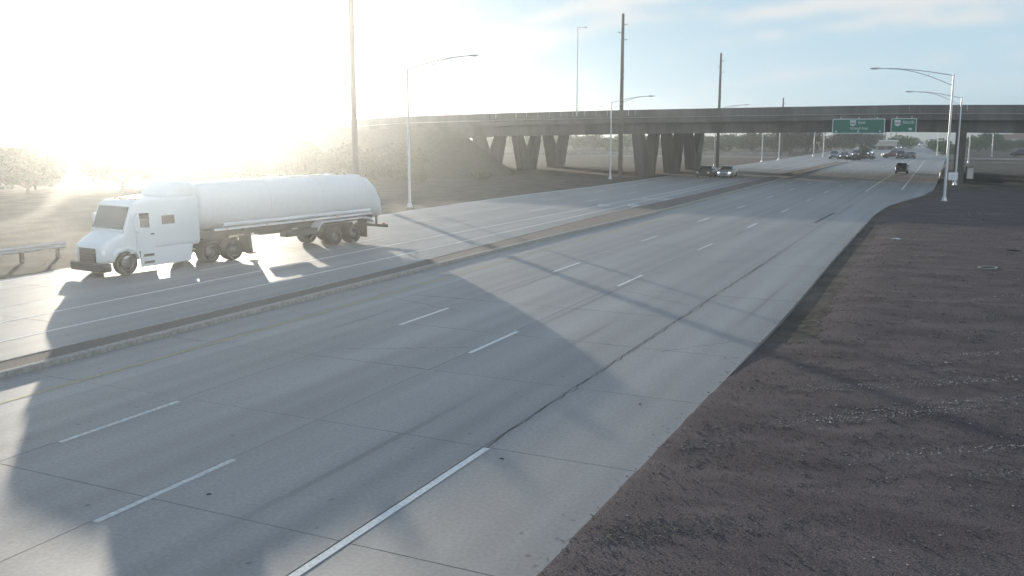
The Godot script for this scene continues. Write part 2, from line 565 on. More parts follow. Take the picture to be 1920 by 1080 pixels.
func build_road() -> void:
	var st := mb()
	sheet(st, LC, EDGE, -40.0, 600.0, 8.0, -0.03, 0.0)
	var road := struct("road", st, M.joint)
	# concrete slabs one by one as far as their joints can be told apart
	var zs := []
	var z := 5.9
	while z < 80.0:
		zs.append(z)
		z += 4.57
	var right := [KN, YEL, L3, L2, L1, EDGE]
	var left := [LC, LE, LD, LB, LA, KF]
	for i in zs.size() - 1:
		for k in 5:
			slab(road, right[k], right[k + 1], zs[i], zs[i + 1])
			if zs[i] > 9.0:
				slab(road, left[k], left[k + 1], zs[i], zs[i + 1])
	var zl: float = zs[-1]
	var far := mb()
	sheet(far, LC, KF, zl + 0.01, 190.0, 8.0, 0.0)
	sheet(far, KN, EDGE, zl + 0.01, 190.0, 8.0, 0.0)
	sheet(far, LC, EDGE, 190.0, 600.0, 12.0, 0.0)
	obj("far_pavement", far, M.slab0, road)
	var near := mb()
	sheet(near, KN, EDGE, -40.0, zs[0] - 0.01, 8.0, 0.0)
	sheet(near, LC, KF, -40.0, zs[2] - 0.01 if zs[1] < 9.0 else zs[1] - 0.01, 8.0, 0.0)
	obj("near_pavement", near, M.slab1, road)
	# lane dashes: 3.05 m long every 12.19 m
	for k in 20:
		for line in [[L3, 11.75], [L2, 9.4]]:
			var a: float = line[1] + 12.19 * k
			if a > 190.0: continue
			var d := mb()
			stripe(d, line[0], a, a + 3.05, 0.13, 0.006, 3.0, 0.08)
			obj("lane_dash", d, M.paint if k % 3 else M.paint_worn, road)
		var b := 18.7 + 11.1 * k
		if b < 190.0:
			for line in [LD, LE]:
				var d2 := mb()
				stripe(d2, line, b, b + 2.9, 0.13, 0.006, 3.0, 0.06 if line == LD else -0.1)
				obj("lane_dash", d2, M.paint_worn, road)
	# the solid lane line near the camera, then its long solid lines by the bridge
	var e := mb()
	stripe(e, L1, 3.0, 15.0, 0.14, 0.006, 3.0, 0.10)
	obj("lane_line", e, M.paint, road)
	for q in [[[[99.0, -8.5], [210.0, -9.0]], 99.0, 205.0], [[[103.0, -5.4], [211.0, -7.0]], 103.0, 205.0]]:
		var s := mb()
		stripe(s, q[0], q[1], q[2], 0.16, 0.006, 10.0)
		obj("lane_line", s, M.paint, road)
	var y := mb()
	stripe(y, YEL, -20.0, 188.0, 0.13, 0.006, 5.0, 0.02)
	obj("yellow_edge_line", y, M.paint_yellow, road)
	for q in [[LA, 0.13], [LB, 0.13]]:
		var s := mb()
		stripe(s, q[0], -20.0, 188.0, 0.15, 0.006, 5.0)
		obj("lane_line", s, M.paint, road)
	var ce := mb()
	stripe(ce, LC, -20.0, 188.0, 0.16, 0.006, 5.0, 0.5)
	obj("edge_line", ce, M.paint, road)
	# worn words and arrows in the two turn lanes
	for q in [[-25.45, 69.0, 1], [-22.95 - 0.3, 70.0, 1], [-25.2, 78.0, 0], [-23.3, 78.4, 0]]:
		var s := mb()
		flat(s)
		var x0: float = q[0]
		var z0: float = q[1]
		if q[2] == 1:   # turn arrow: shaft, hook and head
			for r in [[-0.08, 0.0, 0.08, 2.4], [-0.55, 1.9, -0.08, 2.4]]:
				quad(s, R(x0 + r[0], 0.006, z0 + r[1]), R(x0 + r[2], 0.006, z0 + r[1]), R(x0 + r[2], 0.006, z0 + r[3]), R(x0 + r[0], 0.006, z0 + r[3]), Vector3.UP)
			tri(s, R(x0 - 0.55, 0.006, z0 + 1.2), R(x0 - 0.55, 0.006, z0 + 3.1), R(x0 - 1.0, 0.006, z0 + 2.15), Vector3.UP)
			obj("turn_arrow", s, M.paint, road)
		else:
			var word := TextMesh.new()
			word.text = "ONLY"
			word.font = font(true)
			word.font_size = 64
			word.pixel_size = 0.011
			word.depth = 0.004
			var o := inst("lane_word", word, M.paint_worn, road)
			o.basis = Basis(Vector3(-1, 0, 0) * 0.85, Vector3(0, 0, 1) * 4.0, Vector3(0, 1, 0))
			o.position = R(x0 + 0.15, 0.006, z0 + 1.2)
	# dark tyre skid on the right lanes
	var sk := mb()
	stripe(sk, [[63.0, -8.4], [72.0, -8.2]], 63.0, 71.5, 0.22, 0.005, 3.0)
	obj("tyre_skid", sk, M.asphalt, road)
	# cracks: a long ragged one beside the nearest lane line, and a few across the lanes
	var cr := mb()
	flat(cr)
	var zc := 14.9
	var xc := -7.72
	while zc < 42.0:
		var zn := zc + rng.randf_range(0.12, 0.5)
		var xn := -7.74 + rng.randf_range(-0.05, 0.05)
		var wa := rng.randf_range(0.006, 0.022)
		quad(cr, R(xc - wa, 0.003, zc), R(xc + wa, 0.003, zc), R(xn + wa * 0.8, 0.003, zn), R(xn - wa * 0.8, 0.003, zn), Vector3.UP)
		zc = zn
		xc = xn
	obj("crack", cr, M.joint, road)
	for q in [[-15.0, 20.5, -11.7, 22.3], [-18.4, 28.0, -14.6, 26.6], [-7.0, 24.0, -5.0, 26.8], [-11.2, 33.0, -8.2, 31.0]]:
		cr = mb()
		flat(cr)
		var n := 26
		var pa := Vector2(q[0], q[1])
		for k in n:
			var t := (k + 1.0) / n
			var pb := Vector2(lerpf(q[0], q[2], t) + rng.randf_range(-0.04, 0.04), lerpf(q[1], q[3], t) + rng.randf_range(-0.08, 0.08))
			var wa := rng.randf_range(0.005, 0.016)
			quad(cr, R(pa.x, 0.003, pa.y - wa), R(pb.x, 0.003, pb.y - wa), R(pb.x, 0.003, pb.y + wa), R(pa.x, 0.003, pa.y + wa), Vector3.UP)
			pa = pb
		obj("crack", cr, M.joint, road)
	# cross street beyond the bridge
	var cs := mb()
	flat(cs)
	var zq := 214.0
	var cross := [[-160.0, 205.0, 219.0], [-36.0, 214.0, 230.0], [-3.0, 216.0, 232.0], [20.0, 222.0, 236.0], [140.0, 236.0, 250.0]]
	for k in cross.size() - 1:
		if k == 1: continue
		var a: Array = cross[k]
		var b: Array = cross[k + 1]
		quad(cs, R(a[0], -0.02, a[1]), R(b[0], -0.02, b[1]), R(b[0], -0.02, b[2]), R(a[0], -0.02, a[2]), Vector3.UP)
	struct("cross_street", cs, M.asphalt)
	var rr := mb()
	for k in 5:
		var x0 := 5.0 + k * 14.0
		quad(rr, R(x0, 0.0, 196.0 - k * 1.5), R(x0 + 14.0, 0.0, 196.0 - (k + 1) * 1.5), R(x0 + 14.0, 0.0, 203.0 - (k + 1) * 1.5), R(x0, 0.0, 203.0 - k * 1.5), Vector3.UP)
	struct("ramp_road", rr, M.asphalt)

func font(bold := false) -> SystemFont:
	var f := SystemFont.new()
	f.font_names = PackedStringArray(["Droid Sans"])
	if bold:
		f.font_weight = 700
	return f

# ---------------------------------------------------------------- median and kerbs
func kerb_run(parent: Node, line: Array, z0: float, z1: float, step: float, w: float, h: float, side: float, ybase := -0.05) -> void:
	var a := z0
	while a < z1 - 0.05:
		var b := minf(a + step, z1)
		var st := mb()
		flat(st)
		var g := 0.006
		var r0 := []
		var r1 := []
		for q in [[a + g, r0], [b - g, r1]]:
			var x := lerp_line(line, q[0])
			for c in [[0.0, ybase], [0.0, h - 0.03], [0.03, h], [w, h], [w, ybase]]:
				q[1].append(R(x + side * c[0], c[1], q[0]))
		for k in 4:
			var out: Vector3 = [Vector3(-side, 0, 0), Vector3(-side, 1, 0), Vector3.UP, Vector3(side, 0, 0)][k]
			quad(st, r0[k], r0[k + 1], r1[k + 1], r1[k], out)
		for e in [[r0, Vector3(0, 0, 1)], [r1, Vector3(0, 0, -1)]]:
			quad(st, e[0][0], e[0][1], e[0][2], e[0][3], e[1])
			tri(st, e[0][0], e[0][3], e[0][4], e[1])
		obj("kerb_stone", st, M.kerb, parent)
		a = b

func build_median() -> void:
	var st := mb()
	sheet(st, KF, KN, -40.0, 190.0, 5.0, 0.145, -0.16)
	var med := struct("median", st, M.paver)
	kerb_run(med, KN, 3.0, 63.0, 3.05, 0.16, 0.16, -1.0)
	kerb_run(med, KF, 9.0, 63.0, 3.05, 0.16, 0.16, 1.0)
	kerb_run(med, KN, 63.0, 189.8, 12.0, 0.16, 0.16, -1.0)
	kerb_run(med, KF, 63.0, 189.8, 12.0, 0.16, 0.16, 1.0)
	kerb_run(med, KN, -40.0, 3.0, 12.0, 0.16, 0.16, -1.0)
	kerb_run(med, KF, -40.0, 9.0, 12.0, 0.16, 0.16, 1.0)
	var nose := mb()
	hexa(nose, [R(-22.3, -0.05, 189.9), R(-19.4, -0.05, 187.0), R(-22.3, 0.17, 189.9), R(-19.4, 0.17, 187.0), R(-22.1, -0.05, 190.5), R(-19.0, -0.05, 187.6), R(-22.1, 0.17, 190.5), R(-19.0, 0.17, 187.6)])
	obj("nose_kerb", nose, M.sign_white, med)

# ---------------------------------------------------------------- gravel verge on the right
var vn := FastNoiseLite.new()
func verge_y(x: float, z: float) -> float:
	var e := lerp_line(EDGE, z)
	var d := x - e
	var lvl := lerpf(0.012, -0.13, smoothstep(20.0, 30.0, z)) + 0.03 * vn.get_noise_2d(3.0, z * 0.6) * smoothstep(18.0, 30.0, z)
	var y := lvl + 0.026 * vn.get_noise_2d(x * 1.0, z * 1.0) * smoothstep(0.1, 1.0, d) + 0.016 * vn.get_noise_2d(x * 6.0 + 50.0, z * 6.0) * smoothstep(0.1, 0.6, d)
	if d < 0.5:
		y += minf(d, 0.0) * 0.30 + 0.010 * vn.get_noise_2d(x * 4.0 + 9.0, z * 2.2)
	y += 0.17 * smoothstep(0.5, 2.2, d) * smoothstep(20.0, 40.0, z)
	y -= 0.30 * smoothstep(24.0, 36.0, d) + 0.35 * smoothstep(96.0, 118.0, z)
	return y

func build_verge() -> void:
	vn.seed = 61
	vn.frequency = 0.35
	vn.fractal_octaves = 3
	var st := mb()
	round_(st)
	var zs := []
	var z := -12.0
	while z < 119.0:
		zs.append(z)
		z += 0.35 if z < 24.0 else (0.7 if z < 45.0 else 1.6)
	var ds := [-0.36, -0.24, -0.12, 0.0]
	var d := 0.0
	while d < 38.0:
		d += 0.3 if d < 12.0 else 1.4
		ds.append(d)
	var rows := []
	for zz in zs:
		var row := PackedVector3Array()
		var e := lerp_line(EDGE, zz) + 0.006
		for dd in ds:
			row.append(R(e + dd, verge_y(e + dd, zz), zz))
		rows.append(row)
	for i in zs.size() - 1:
		for k in ds.size() - 1:
			quad(st, rows[i][k], rows[i][k + 1], rows[i + 1][k + 1], rows[i + 1][k], Vector3.UP)
	var verge := struct("gravel_verge", st, M.gravel)
	var lip := mb()
	flat(lip)
	for k in 60:
		var a := -12.0 + 2.2 * k
		var b := a + 2.2
		quad(lip, R(lerp_line(EDGE, a) + 0.002, -0.4, a), R(lerp_line(EDGE, a) + 0.002, -0.004, a), R(lerp_line(EDGE, b) + 0.002, -0.004, b), R(lerp_line(EDGE, b) + 0.002, -0.4, b), Vector3.RIGHT)
	obj("pavement_edge", lip, M.slab1, verge)
	# loose stones: more and paler along old wheel ruts
	var shapes := mb()
	round_(shapes)
	var pts := [Vector3(1, 0, 0), Vector3(-0.9, 0.1, 0.2), Vector3(0.1, 0.75, 0.1), Vector3(0, -0.5, 0), Vector3(0.2, 0.1, 0.95), Vector3(-0.1, 0.15, -1)]
	flat(shapes)
	for f in [[0, 2, 4], [4, 2, 1], [1, 2, 5], [5, 2, 0], [0, 4, 3], [4, 1, 3], [1, 5, 3], [5, 0, 3]]:
		tri(shapes, pts[f[0]], pts[f[1]], pts[f[2]], (pts[f[0]] + pts[f[1]] + pts[f[2]]))
	shapes.generate_normals()
	var mesh := shapes.commit()
	var rut := FastNoiseLite.new()
	rut.seed = 8
	rut.frequency = 0.12
	rut.fractal_octaves = 3
	var xf := []
	var cols := []
	var tries := 0
	while xf.size() < 110000 and tries < 600000:
		tries += 1
		var zz := 6.5 + pow(rng.randf(), 2.0) * 75.0
		var e := lerp_line(EDGE, zz)
		var x := e + 0.3 + rng.randf() * (8.0 + zz * 0.35)
		if rng.randf() < 0.012: x = e + 0.25 - absf(rng.randfn()) * 0.22
		var u := x * 0.8 + zz * 0.6
		var v := -x * 0.6 + zz * 0.8
		var k := rut.get_noise_2d(u * 0.45, v * 4.0)
		if rng.randf() > 0.22 + 2.0 * maxf(k, 0.0): continue
		var s := 0.007 + 0.015 * pow(rng.randf(), 2.5)
		if rng.randf() < 0.012: s *= 2.2
		s *= 1.0 + zz * 0.012
		var b := Basis(Vector3.UP, rng.randf() * TAU).scaled(Vector3(s, s * rng.randf_range(0.6, 1.0), s))
		xf.append(Transform3D(b, R(x, (maxf(verge_y(x, zz), 0.0) if x < e else verge_y(x, zz)) + s * 0.2, zz)))
		var t := 0.06 + 0.10 * rng.randf() + 0.34 * smoothstep(0.25, 0.6, k) * rng.randf() + (0.25 if rng.randf() < 0.02 else 0.0)
		cols.append(Color(t * 1.06, t * 0.94, t * 0.85))
	var mm := MultiMesh.new()
	mm.transform_format = MultiMesh.TRANSFORM_3D
	mm.use_colors = true
	mm.mesh = mesh
	mm.instance_count = xf.size()
	for i in xf.size():
		mm.set_instance_transform(i, xf[i])
		mm.set_instance_color(i, cols[i])
	var o := MultiMeshInstance3D.new()
	o.multimesh = mm
	o.material_override = M.stone
	o.name = numbered("loose_gravel")
	o.set_meta("kind", "stuff")
	tag(o, "loose grey-brown gravel stones strewn over the verge right of the road", "gravel")
	add_child(o)

# ---------------------------------------------------------------- bridge
var TOP := [[-260, 1.0], [-180, 4.0], [-130, 5.7], [-95, 6.9], [-74, 8.0], [-57, 8.35], [-42, 8.57], [-28, 8.7], [-17, 8.79], [-6, 8.85], [6, 8.72], [22, 8.4], [45, 7.6], [90, 5.5], [160, 2.5]]
const ZN := 118.0
const ZF := 152.0

func deck_y(x: float) -> float:
	return lerp_line(TOP, x)

func bar_x(st: SurfaceTool, x0: float, x1: float, z0: float, z1: float, d0: float, d1: float, step := 4.0) -> void:
	# bar following the deck; d0 (upper) and d1 (lower) are depths below the parapet's top
	var n := maxi(1, int(ceil((x1 - x0) / step)))
	for i in n:
		var a := lerpf(x0, x1, float(i) / n)
		var b := lerpf(x0, x1, float(i + 1) / n)
		var p := []
		for k in 8:
			var x := b if k & 1 else a
			p.append(R(x, deck_y(x) - (d0 if k & 2 else d1), z1 if k & 4 else z0))
		hexa(st, p)

func build_bridge() -> void:
	var br := thing("road_bridge", "long grey concrete overpass on V-shaped piers crossing above the highway", "bridge")
	var st := mb()
	bar_x(st, -98.0, 42.0, ZN + 0.45, ZF - 0.45, 1.0, 1.64)
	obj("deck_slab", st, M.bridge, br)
	st = mb()
	bar_x(st, -78.0, 40.0, ZN + 1.3, ZN + 15.6, 1.64, 3.08)
	bar_x(st, -92.0, 40.0, ZN + 17.6, ZF - 1.3, 1.64, 3.08)
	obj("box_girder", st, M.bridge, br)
	st = mb()
	bar_x(st, -150.0, 42.0, ZN + 0.12, ZN + 0.45, 0.93, 1.68)
	obj("edge_beam", st, M.bridge, br)
	st = mb()
	bar_x(st, -98.0, 42.0, ZF - 0.45, ZF - 0.12, 0.93, 1.68)
	obj("edge_beam", st, M.bridge, br)
	# parapet panels with open joints
	for side in [0, 1]:
		var x := -150.0 if side == 0 else -98.0
		while x < 41.9:
			var p := mb()
			var z0: float = ZN if side == 0 else ZF - 0.3
			bar_x(p, x + 0.012, minf(x + 6.0, 42.0) - 0.012, z0, z0 + 0.3, 0.0, 0.92, 3.0)
			obj("parapet_panel", p, M.bridge, br)
			x += 6.0
	st = mb()
	bar_x(st, -150.0, 42.0, ZN - 0.05, ZN + 0.118, 0.94, 1.02)
	obj("drip_ledge", st, M.kerb, br)
	# V-shaped piers, three in each row
	for row in [[-62.0, 5.05], [-38.5, 5.4], [-0.4, 5.75], [33.0, 5.2]]:
		for zc in [122.0, 134.8, 146.6]:
			var p := mb()
			var h: float = deck_y(row[0]) - 3.05
			var t := 4.55
			var bt := 2.55
			prism_x(p, PackedVector2Array([Vector2(-bt, -0.3), Vector2(-bt - 0.1, 0.4), Vector2(-t, h), Vector2(-t + 2.05, h), Vector2(-0.16, h * 0.40), Vector2(0.16, h * 0.40), Vector2(t - 2.05, h), Vector2(t, h), Vector2(bt + 0.1, 0.4), Vector2(bt, -0.3)]), -0.55, 0.55)
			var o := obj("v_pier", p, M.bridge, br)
			o.position = R(row[0], 0, zc)
	# outside pole-like fence on the parapet over the rail corridor
	var fe := thing("safety_fence", "row of thin upright steel fence posts along the top of the overpass parapet", "fence")
	var k := 0
	for u in [-59.0, -55.9, -54.3, -52.6, -50.9, -49.2, -47.5, -45.8, -44.2, -42.6, -39.7, -38.8]:
		var p := mb()
		tube(p, R(u, deck_y(u) - 0.72, ZN - 0.05), R(u, deck_y(u) + 0.85, ZN - 0.05), 0.028, 0.024, 6)
		obj("fence_post", p, M.galv, fe)
	for hy in [0.80, 0.30]:
		var p := mb()
		for i in 10:
			var a := -59.0 + 20.2 * i / 10.0
			var b := -59.0 + 20.2 * (i + 1) / 10.0
			tube(p, R(a, deck_y(a) + hy, ZN - 0.05), R(b, deck_y(b) + hy, ZN - 0.05), 0.006, 0.006, 5)
		obj("fence_wire", p, M.galv, fe)
	# tall lamp on the deck edge
	var mast := thing("deck_lamp", "tall thin lamp pole standing on the overpass parapet behind the fence posts", "street lamp", R(-46.9, deck_y(-46.9) - 0.7, ZN - 0.09))
	var q := mb()
	tube(q, Vector3.ZERO, Vector3(0, 11.6, 0), 0.10, 0.055, 8)
	obj("pole", q, M.galv, mast)
	q = mb()
	tube(q, Vector3(0, 11.45, 0), Vector3(0.1, 11.75, -2.2), 0.035, 0.03, 6)
	obj("arm", q, M.galv, mast)
	q = mb()
	loft(q, lamp_rings(Vector3(0.12, 11.75, -2.2), Vector3(0, 0, -1), 0.75))
	obj("lamp_head", q, M.galv, mast)
	# abutment slope and approach embankment on the left
	var em := mb()
	round_(em)
	var xs := [-300.0, -260.0, -220.0, -180.0, -150.0, -130.0, -110.0, -95.0, -83.0, -72.0, -63.6]
	var skew := 0.62
	var prof := [[-2.4, 0.0], [-1.9, 0.15], [-1.0, 0.55], [-0.35, 0.9], [0.0, 1.0]]
	var rows := []
	for x in xs:
		var h := maxf(deck_y(x) - 1.15, 0.4)
		if x == -63.6: h = 5.3
		var row := []
		for s in prof:
			row.append(R(x - skew * h * s[0], -0.3 + h * s[1] + 0.25 * vn.get_noise_2d(x, s[0] * 3.0), ZN + 0.5 + h * s[0]))
		for s in [[0.0, 1.0], [0.35, 0.9], [1.0, 0.55], [2.4, 0.0]]:
			row.append(R(x - skew * (ZF - ZN + h * s[0]), -0.3 + h * s[1], ZF - 0.5 + h * s[0]))
		rows.append(row)
	for i in rows.size() - 1:
		for j in rows[0].size() - 1:
			quad(em, rows[i][j], rows[i + 1][j], rows[i + 1][j + 1], rows[i][j + 1], Vector3.UP)
	# front slope down to the piers
	var lastrow: Array = rows[-1]
	var foot := []
	for j in lastrow.size():
		var c: Vector3 = lastrow[j]
		foot.append(Vector3(c.x + 8.0 * clampf((c.y + 0.3) / 5.3, 0.02, 1.0), -0.3, c.z))
	for j in lastrow.size() - 1:
		quad(em, lastrow[j], foot[j], foot[j + 1], lastrow[j + 1], Vector3(1, 1, 0))
	struct("embankment", em, M.slope)
	var ee := mb()
	round_(ee)
	rows = []
	for x in [44.0, 60.0, 85.0, 120.0, 160.0]:
		var h := maxf(deck_y(x) - 1.15, 0.4)
		var row := []
		for w in prof:
			row.append(R(x, -0.3 + h * w[1], ZN + 0.5 + h * w[0]))
		for w in [[0.0, 1.0], [0.35, 0.9], [1.0, 0.55], [2.4, 0.0]]:
			row.append(R(x, -0.3 + h * w[1], ZF - 0.5 + h * w[0]))
		rows.append(row)
	for i in rows.size() - 1:
		for j in rows[0].size() - 1:
			quad(ee, rows[i][j], rows[i + 1][j], rows[i + 1][j + 1], rows[i][j + 1], Vector3.UP)
	for j in rows[0].size() - 1:
		var c0: Vector3 = rows[0][j]
		var c1: Vector3 = rows[0][j + 1]
		quad(ee, c0, Vector3(c0.x - 8.0 * clampf((c0.y + 0.3) / 5.3, 0.02, 1.0), -0.3, c0.z), Vector3(c1.x - 8.0 * clampf((c1.y + 0.3) / 5.3, 0.02, 1.0), -0.3, c1.z), c1, Vector3(-1, 1, 0))
	struct("embankment", ee, M.slope)

func lamp_rings(at: Vector3, d: Vector3, length: float) -> Array:
	var rings := []
	var side := d.cross(Vector3.UP).normalized()
	for s in [[0.0, 0.05, 0.05], [0.12, 0.09, 0.08], [0.45, 0.16, 0.11], [0.8, 0.15, 0.09], [1.0, 0.06, 0.04]]:
		var r := PackedVector3Array()
		for k in 10:
			var t := TAU * k / 10.0
			var y: float = sin(t) * s[2]
			if y < 0.0: y *= 0.45
			r.append(at + d * (s[0] * length) + side * (cos(t) * s[1]) + Vector3.UP * y)
		rings.append(r)
	return rings

# ---------------------------------------------------------------- lamp poles and utility poles
func street_lamp(label: String, at: Vector3, h: float, arm_dir: Vector3, reach: float, rise: float, group: String, lean := 0.0) -> Node3D:
	var o := thing("street_lamp", label, "street lamp", at, 0.0, group)
	var st := mb()
	tube(st, Vector3(0, 0.05, 0), Vector3(0, h, 0), 0.125, 0.065, 12)
	obj("pole", st, M.galv, o)
	st = mb()
	tube(st, Vector3(0, -0.3, 0), Vector3(0, 0.04, 0), 0.32, 0.32, 14)
	obj("footing", st, M.kerb, o)
	st = mb()
	tube(st, Vector3(0, 0.04, 0), Vector3(0, 0.34, 0), 0.23, 0.16, 12)
	obj("base_cover", st, M.galv, o)
	var tip := arm_dir * reach + Vector3(0, h + rise, 0)
	var up := mb()
	var prev := Vector3(0, h - 0.12, 0)
	for k in 8:
		var t := (k + 1) / 8.0
		var q := arm_dir * (reach * t) + Vector3(0, h - 0.12 + (rise + 0.12) * sin(t * PI / 2), 0)
		tube(up, prev, q, 0.038, 0.036, 7)
		prev = q
	obj("upper_arm", up, M.galv, o)
	var lo := mb()
	prev = Vector3(0, h - 0.95, 0)
	for k in 8:
		var t := (k + 1) / 8.0
		var q := arm_dir * (reach * 0.88 * t) + Vector3(0, h - 0.95 + (rise + 0.90) * sin(t * PI / 2), 0)
		tube(lo, prev, q, 0.032, 0.030, 7)
		prev = q
	obj("lower_arm", lo, M.galv, o)
	st = mb()
	var t1 := 0.33
	tube(st, arm_dir * (reach * t1) + Vector3(0, h - 0.12 + (rise + 0.12) * sin(t1 * PI / 2), 0), arm_dir * (reach * t1) + Vector3(0, h - 0.95 + (rise + 0.90) * sin(t1 / 0.88 * PI / 2), 0), 0.025, 0.025, 6)
	obj("strut", st, M.galv, o)
	st = mb()
	loft(st, lamp_rings(tip - arm_dir * 0.05, arm_dir, 0.85))
	var head := obj("lamp_head", st, M.galv, o)
	st = mb()
	box(st, tip + arm_dir * 0.42 + Vector3(0, -0.055, 0), Vector3(0.4 if absf(arm_dir.x) > 0.5 else 0.2, 0.02, 0.2 if absf(arm_dir.x) > 0.5 else 0.4))
	obj("lens", st, M.lens, head)
	return o

func utility_pole(label: String, at: Vector3, h: float) -> Node3D:
	var o := thing("utility_pole", label, "utility pole", at, 0.0, "tall poles along the left roadside")
	var st := mb()
	tube(st, Vector3(0, -0.4, 0), Vector3(0, h, 0), 0.29, 0.17, 12)
	obj("pole", st, M.wood, o)
	st = mb()
	tube(st, Vector3(0, h, 0), Vector3(0, h + 0.12, 0), 0.18, 0.04, 10)
	obj("cap", st, M.dark_steel, o)
	for q in [[h - 1.3, 1], [h - 2.2, -1], [h - 3.1, 1]]:
		st = mb()
		tube(st, Vector3(0, q[0], 0), Vector3(0.62 * q[1], q[0] + 0.12, 0), 0.035, 0.03, 6)
		for k in 4:
			tube(st, Vector3((0.25 + 0.1 * k) * q[1], q[0] + 0.05 + 0.02 * k, 0), Vector3((0.29 + 0.1 * k) * q[1], q[0] + 0.06 + 0.02 * k, 0), 0.08, 0.06, 8)
		obj("insulator", st, M.porcelain, o)
	for q in [h * 0.62, h * 0.66]:
		st = mb()
		box(st, Vector3(0.2, q, 0), Vector3(0.12, 0.18, 0.12))
		obj("bracket", st, M.dark_steel, o)
	return o

func build_poles() -> void:
	var g := "double-arm street lamps along the highway"
	street_lamp("nearest street lamp, on the gravel at right before the overpass", R(-1.2, 0.05, 87.2), 10.5, Vector3(-1, 0, 0), 5.75, 0.6, g)
	street_lamp("second street lamp on the right, beside the small white sign", R(-0.62, -0.1, 116.2), 9.7, Vector3(-1, 0, 0), 5.0, 0.65, g)
	street_lamp("street lamp on the far roadside just behind the white tanker truck", R(-39.0, -0.05, 62.8), 10.7, Vector3(1, 0, 0), 5.4, 0.75, g)
	street_lamp("street lamp beside the tallest utility pole on the left roadside", R(-39.7, -0.05, 111.3), 9.5, Vector3(1, 0, 0), 4.7, 0.6, g)
	street_lamp("pale lamp pole seen under the overpass behind the silver sedan", R(-37.9, -0.05, 158.3), 9.6, Vector3(1, 0, 0), 4.7, 0.6, g)
	street_lamp("pale lamp pole under the overpass, first to the right of the silver sedan", R(-34.9, -0.05, 184.0), 9.6, Vector3(1, 0, 0), 4.7, 0.6, g)
	street_lamp("thin pale lamp pole under the overpass left of the dark tree clump", R(-34.2, -0.05, 198.3), 9.6, Vector3(1, 0, 0), 4.0, 0.6, g)
	street_lamp("thick pale pole in front of the dark trees left of the green signs", R(-31.9, -0.05, 231.2), 9.6, Vector3(1, 0, 0), 4.7, 0.6, g)
	street_lamp("slim lamp pole beyond the waiting cars", R(-28.8, -0.05, 224.0), 5.6, Vector3(1, 0, 0), 2.0, 0.4, g)
	street_lamp("far lamp pole standing at the right kerb past the intersection", R(-5.9, -0.05, 254.6), 9.6, Vector3(-1, 0, 0), 4.0, 0.5, g)
	street_lamp("bright lamp pole in the dirt field right of the overpass pier", R(6.0, -0.09, 249.4), 8.0, Vector3(1, 0, 0), 3.0, 0.5, g)
	street_lamp("faint lamp pole just right of the overpass pier", R(0.9, -0.09, 197.0), 8.0, Vector3(1, 0, 0), 3.0, 0.5, g)
	utility_pole("utility pole rising out of view behind the tanker's tank", R(-47.0, -0.09, 67.0), 22.0)
	utility_pole("tallest utility pole, in front of the overpass at the picture's middle", R(-38.6, -0.09, 111.9), 20.0)
	utility_pole("utility pole rising behind the overpass above the silver sedan", R(-37.3, -0.09, 157.8), 18.6)
	utility_pole("small utility pole whose tip just shows over the overpass", R(-40.6, -0.09, 238.0), 13.9)

# ---------------------------------------------------------------- signs
func panel(st: SurfaceTool, hw: float, hh: float, r: float, z: float, depth: float) -> void:
	var ring := PackedVector2Array()
	for q in [[1, 1, 0.0], [-1, 1, PI / 2], [-1, -1, PI], [1, -1, PI * 1.5]]:
		for k in 4:
			var t: float = q[2] + PI / 2 * k / 3.0
			ring.append(Vector2(q[0] * (hw - r) + cos(t) * r, q[1] * (hh - r) + sin(t) * r))
	flat(st)
	var n := ring.size()
	for k in n:
		var a := ring[k]; var b := ring[(k + 1) % n]
		tri(st, Vector3(0, 0, z), Vector3(a.x, a.y, z), Vector3(b.x, b.y, z), Vector3(0, 0, 1))
		tri(st, Vector3(0, 0, z - depth), Vector3(a.x, a.y, z - depth), Vector3(b.x, b.y, z - depth), Vector3(0, 0, -1))
		quad(st, Vector3(a.x, a.y, z), Vector3(b.x, b.y, z), Vector3(b.x, b.y, z - depth), Vector3(a.x, a.y, z - depth), Vector3(a.x + b.x, a.y + b.y, 0))

func text_part(parent: Node3D, called: String, s: String, at: Vector3, height: float, m: Material, bold := false) -> void:
	var t := TextMesh.new()
	t.text = s
	t.font = font(bold)
	t.font_size = 64
	t.pixel_size = height / 46.0
	t.depth = 0.006
	var o := inst(called, t, m, parent)
	o.position = at

func down_arrow(parent: Node3D, at: Vector3, s: float, turn: float) -> void:
	var st := mb()
	prism_z(st, [Vector2(-0.12, 0.5), Vector2(0.12, 0.5), Vector2(0.12, 0.02), Vector2(0.45, 0.2), Vector2(0.0, -0.5), Vector2(-0.45, 0.2), Vector2(-0.12, 0.02)], 0.005, s)
	var o := obj("arrow", st, M.sign_white, parent)
	o.position = at
	o.rotation.z = turn

func prism_z(st: SurfaceTool, pts: Array, depth: float, s: float) -> void:
	flat(st)
	var pv := PackedVector2Array(pts)
	var idx := Geometry2D.triangulate_polygon(pv)
	for k in range(0, idx.size(), 3):
		var a := pv[idx[k]] * s; var b := pv[idx[k + 1]] * s; var d := pv[idx[k + 2]] * s
		tri(st, Vector3(a.x, a.y, depth), Vector3(b.x, b.y, depth), Vector3(d.x, d.y, depth), Vector3(0, 0, 1))
	var c := Vector2.ZERO
	for p in pv:
		c += p / pv.size()
	for k in pv.size():
		var a := pv[k] * s; var b := pv[(k + 1) % pv.size()] * s
		var o := (a + b) / 2.0 - c * s
		quad(st, Vector3(a.x, a.y, 0), Vector3(b.x, b.y, 0), Vector3(b.x, b.y, depth), Vector3(a.x, a.y, depth), Vector3(o.x, o.y, 0))

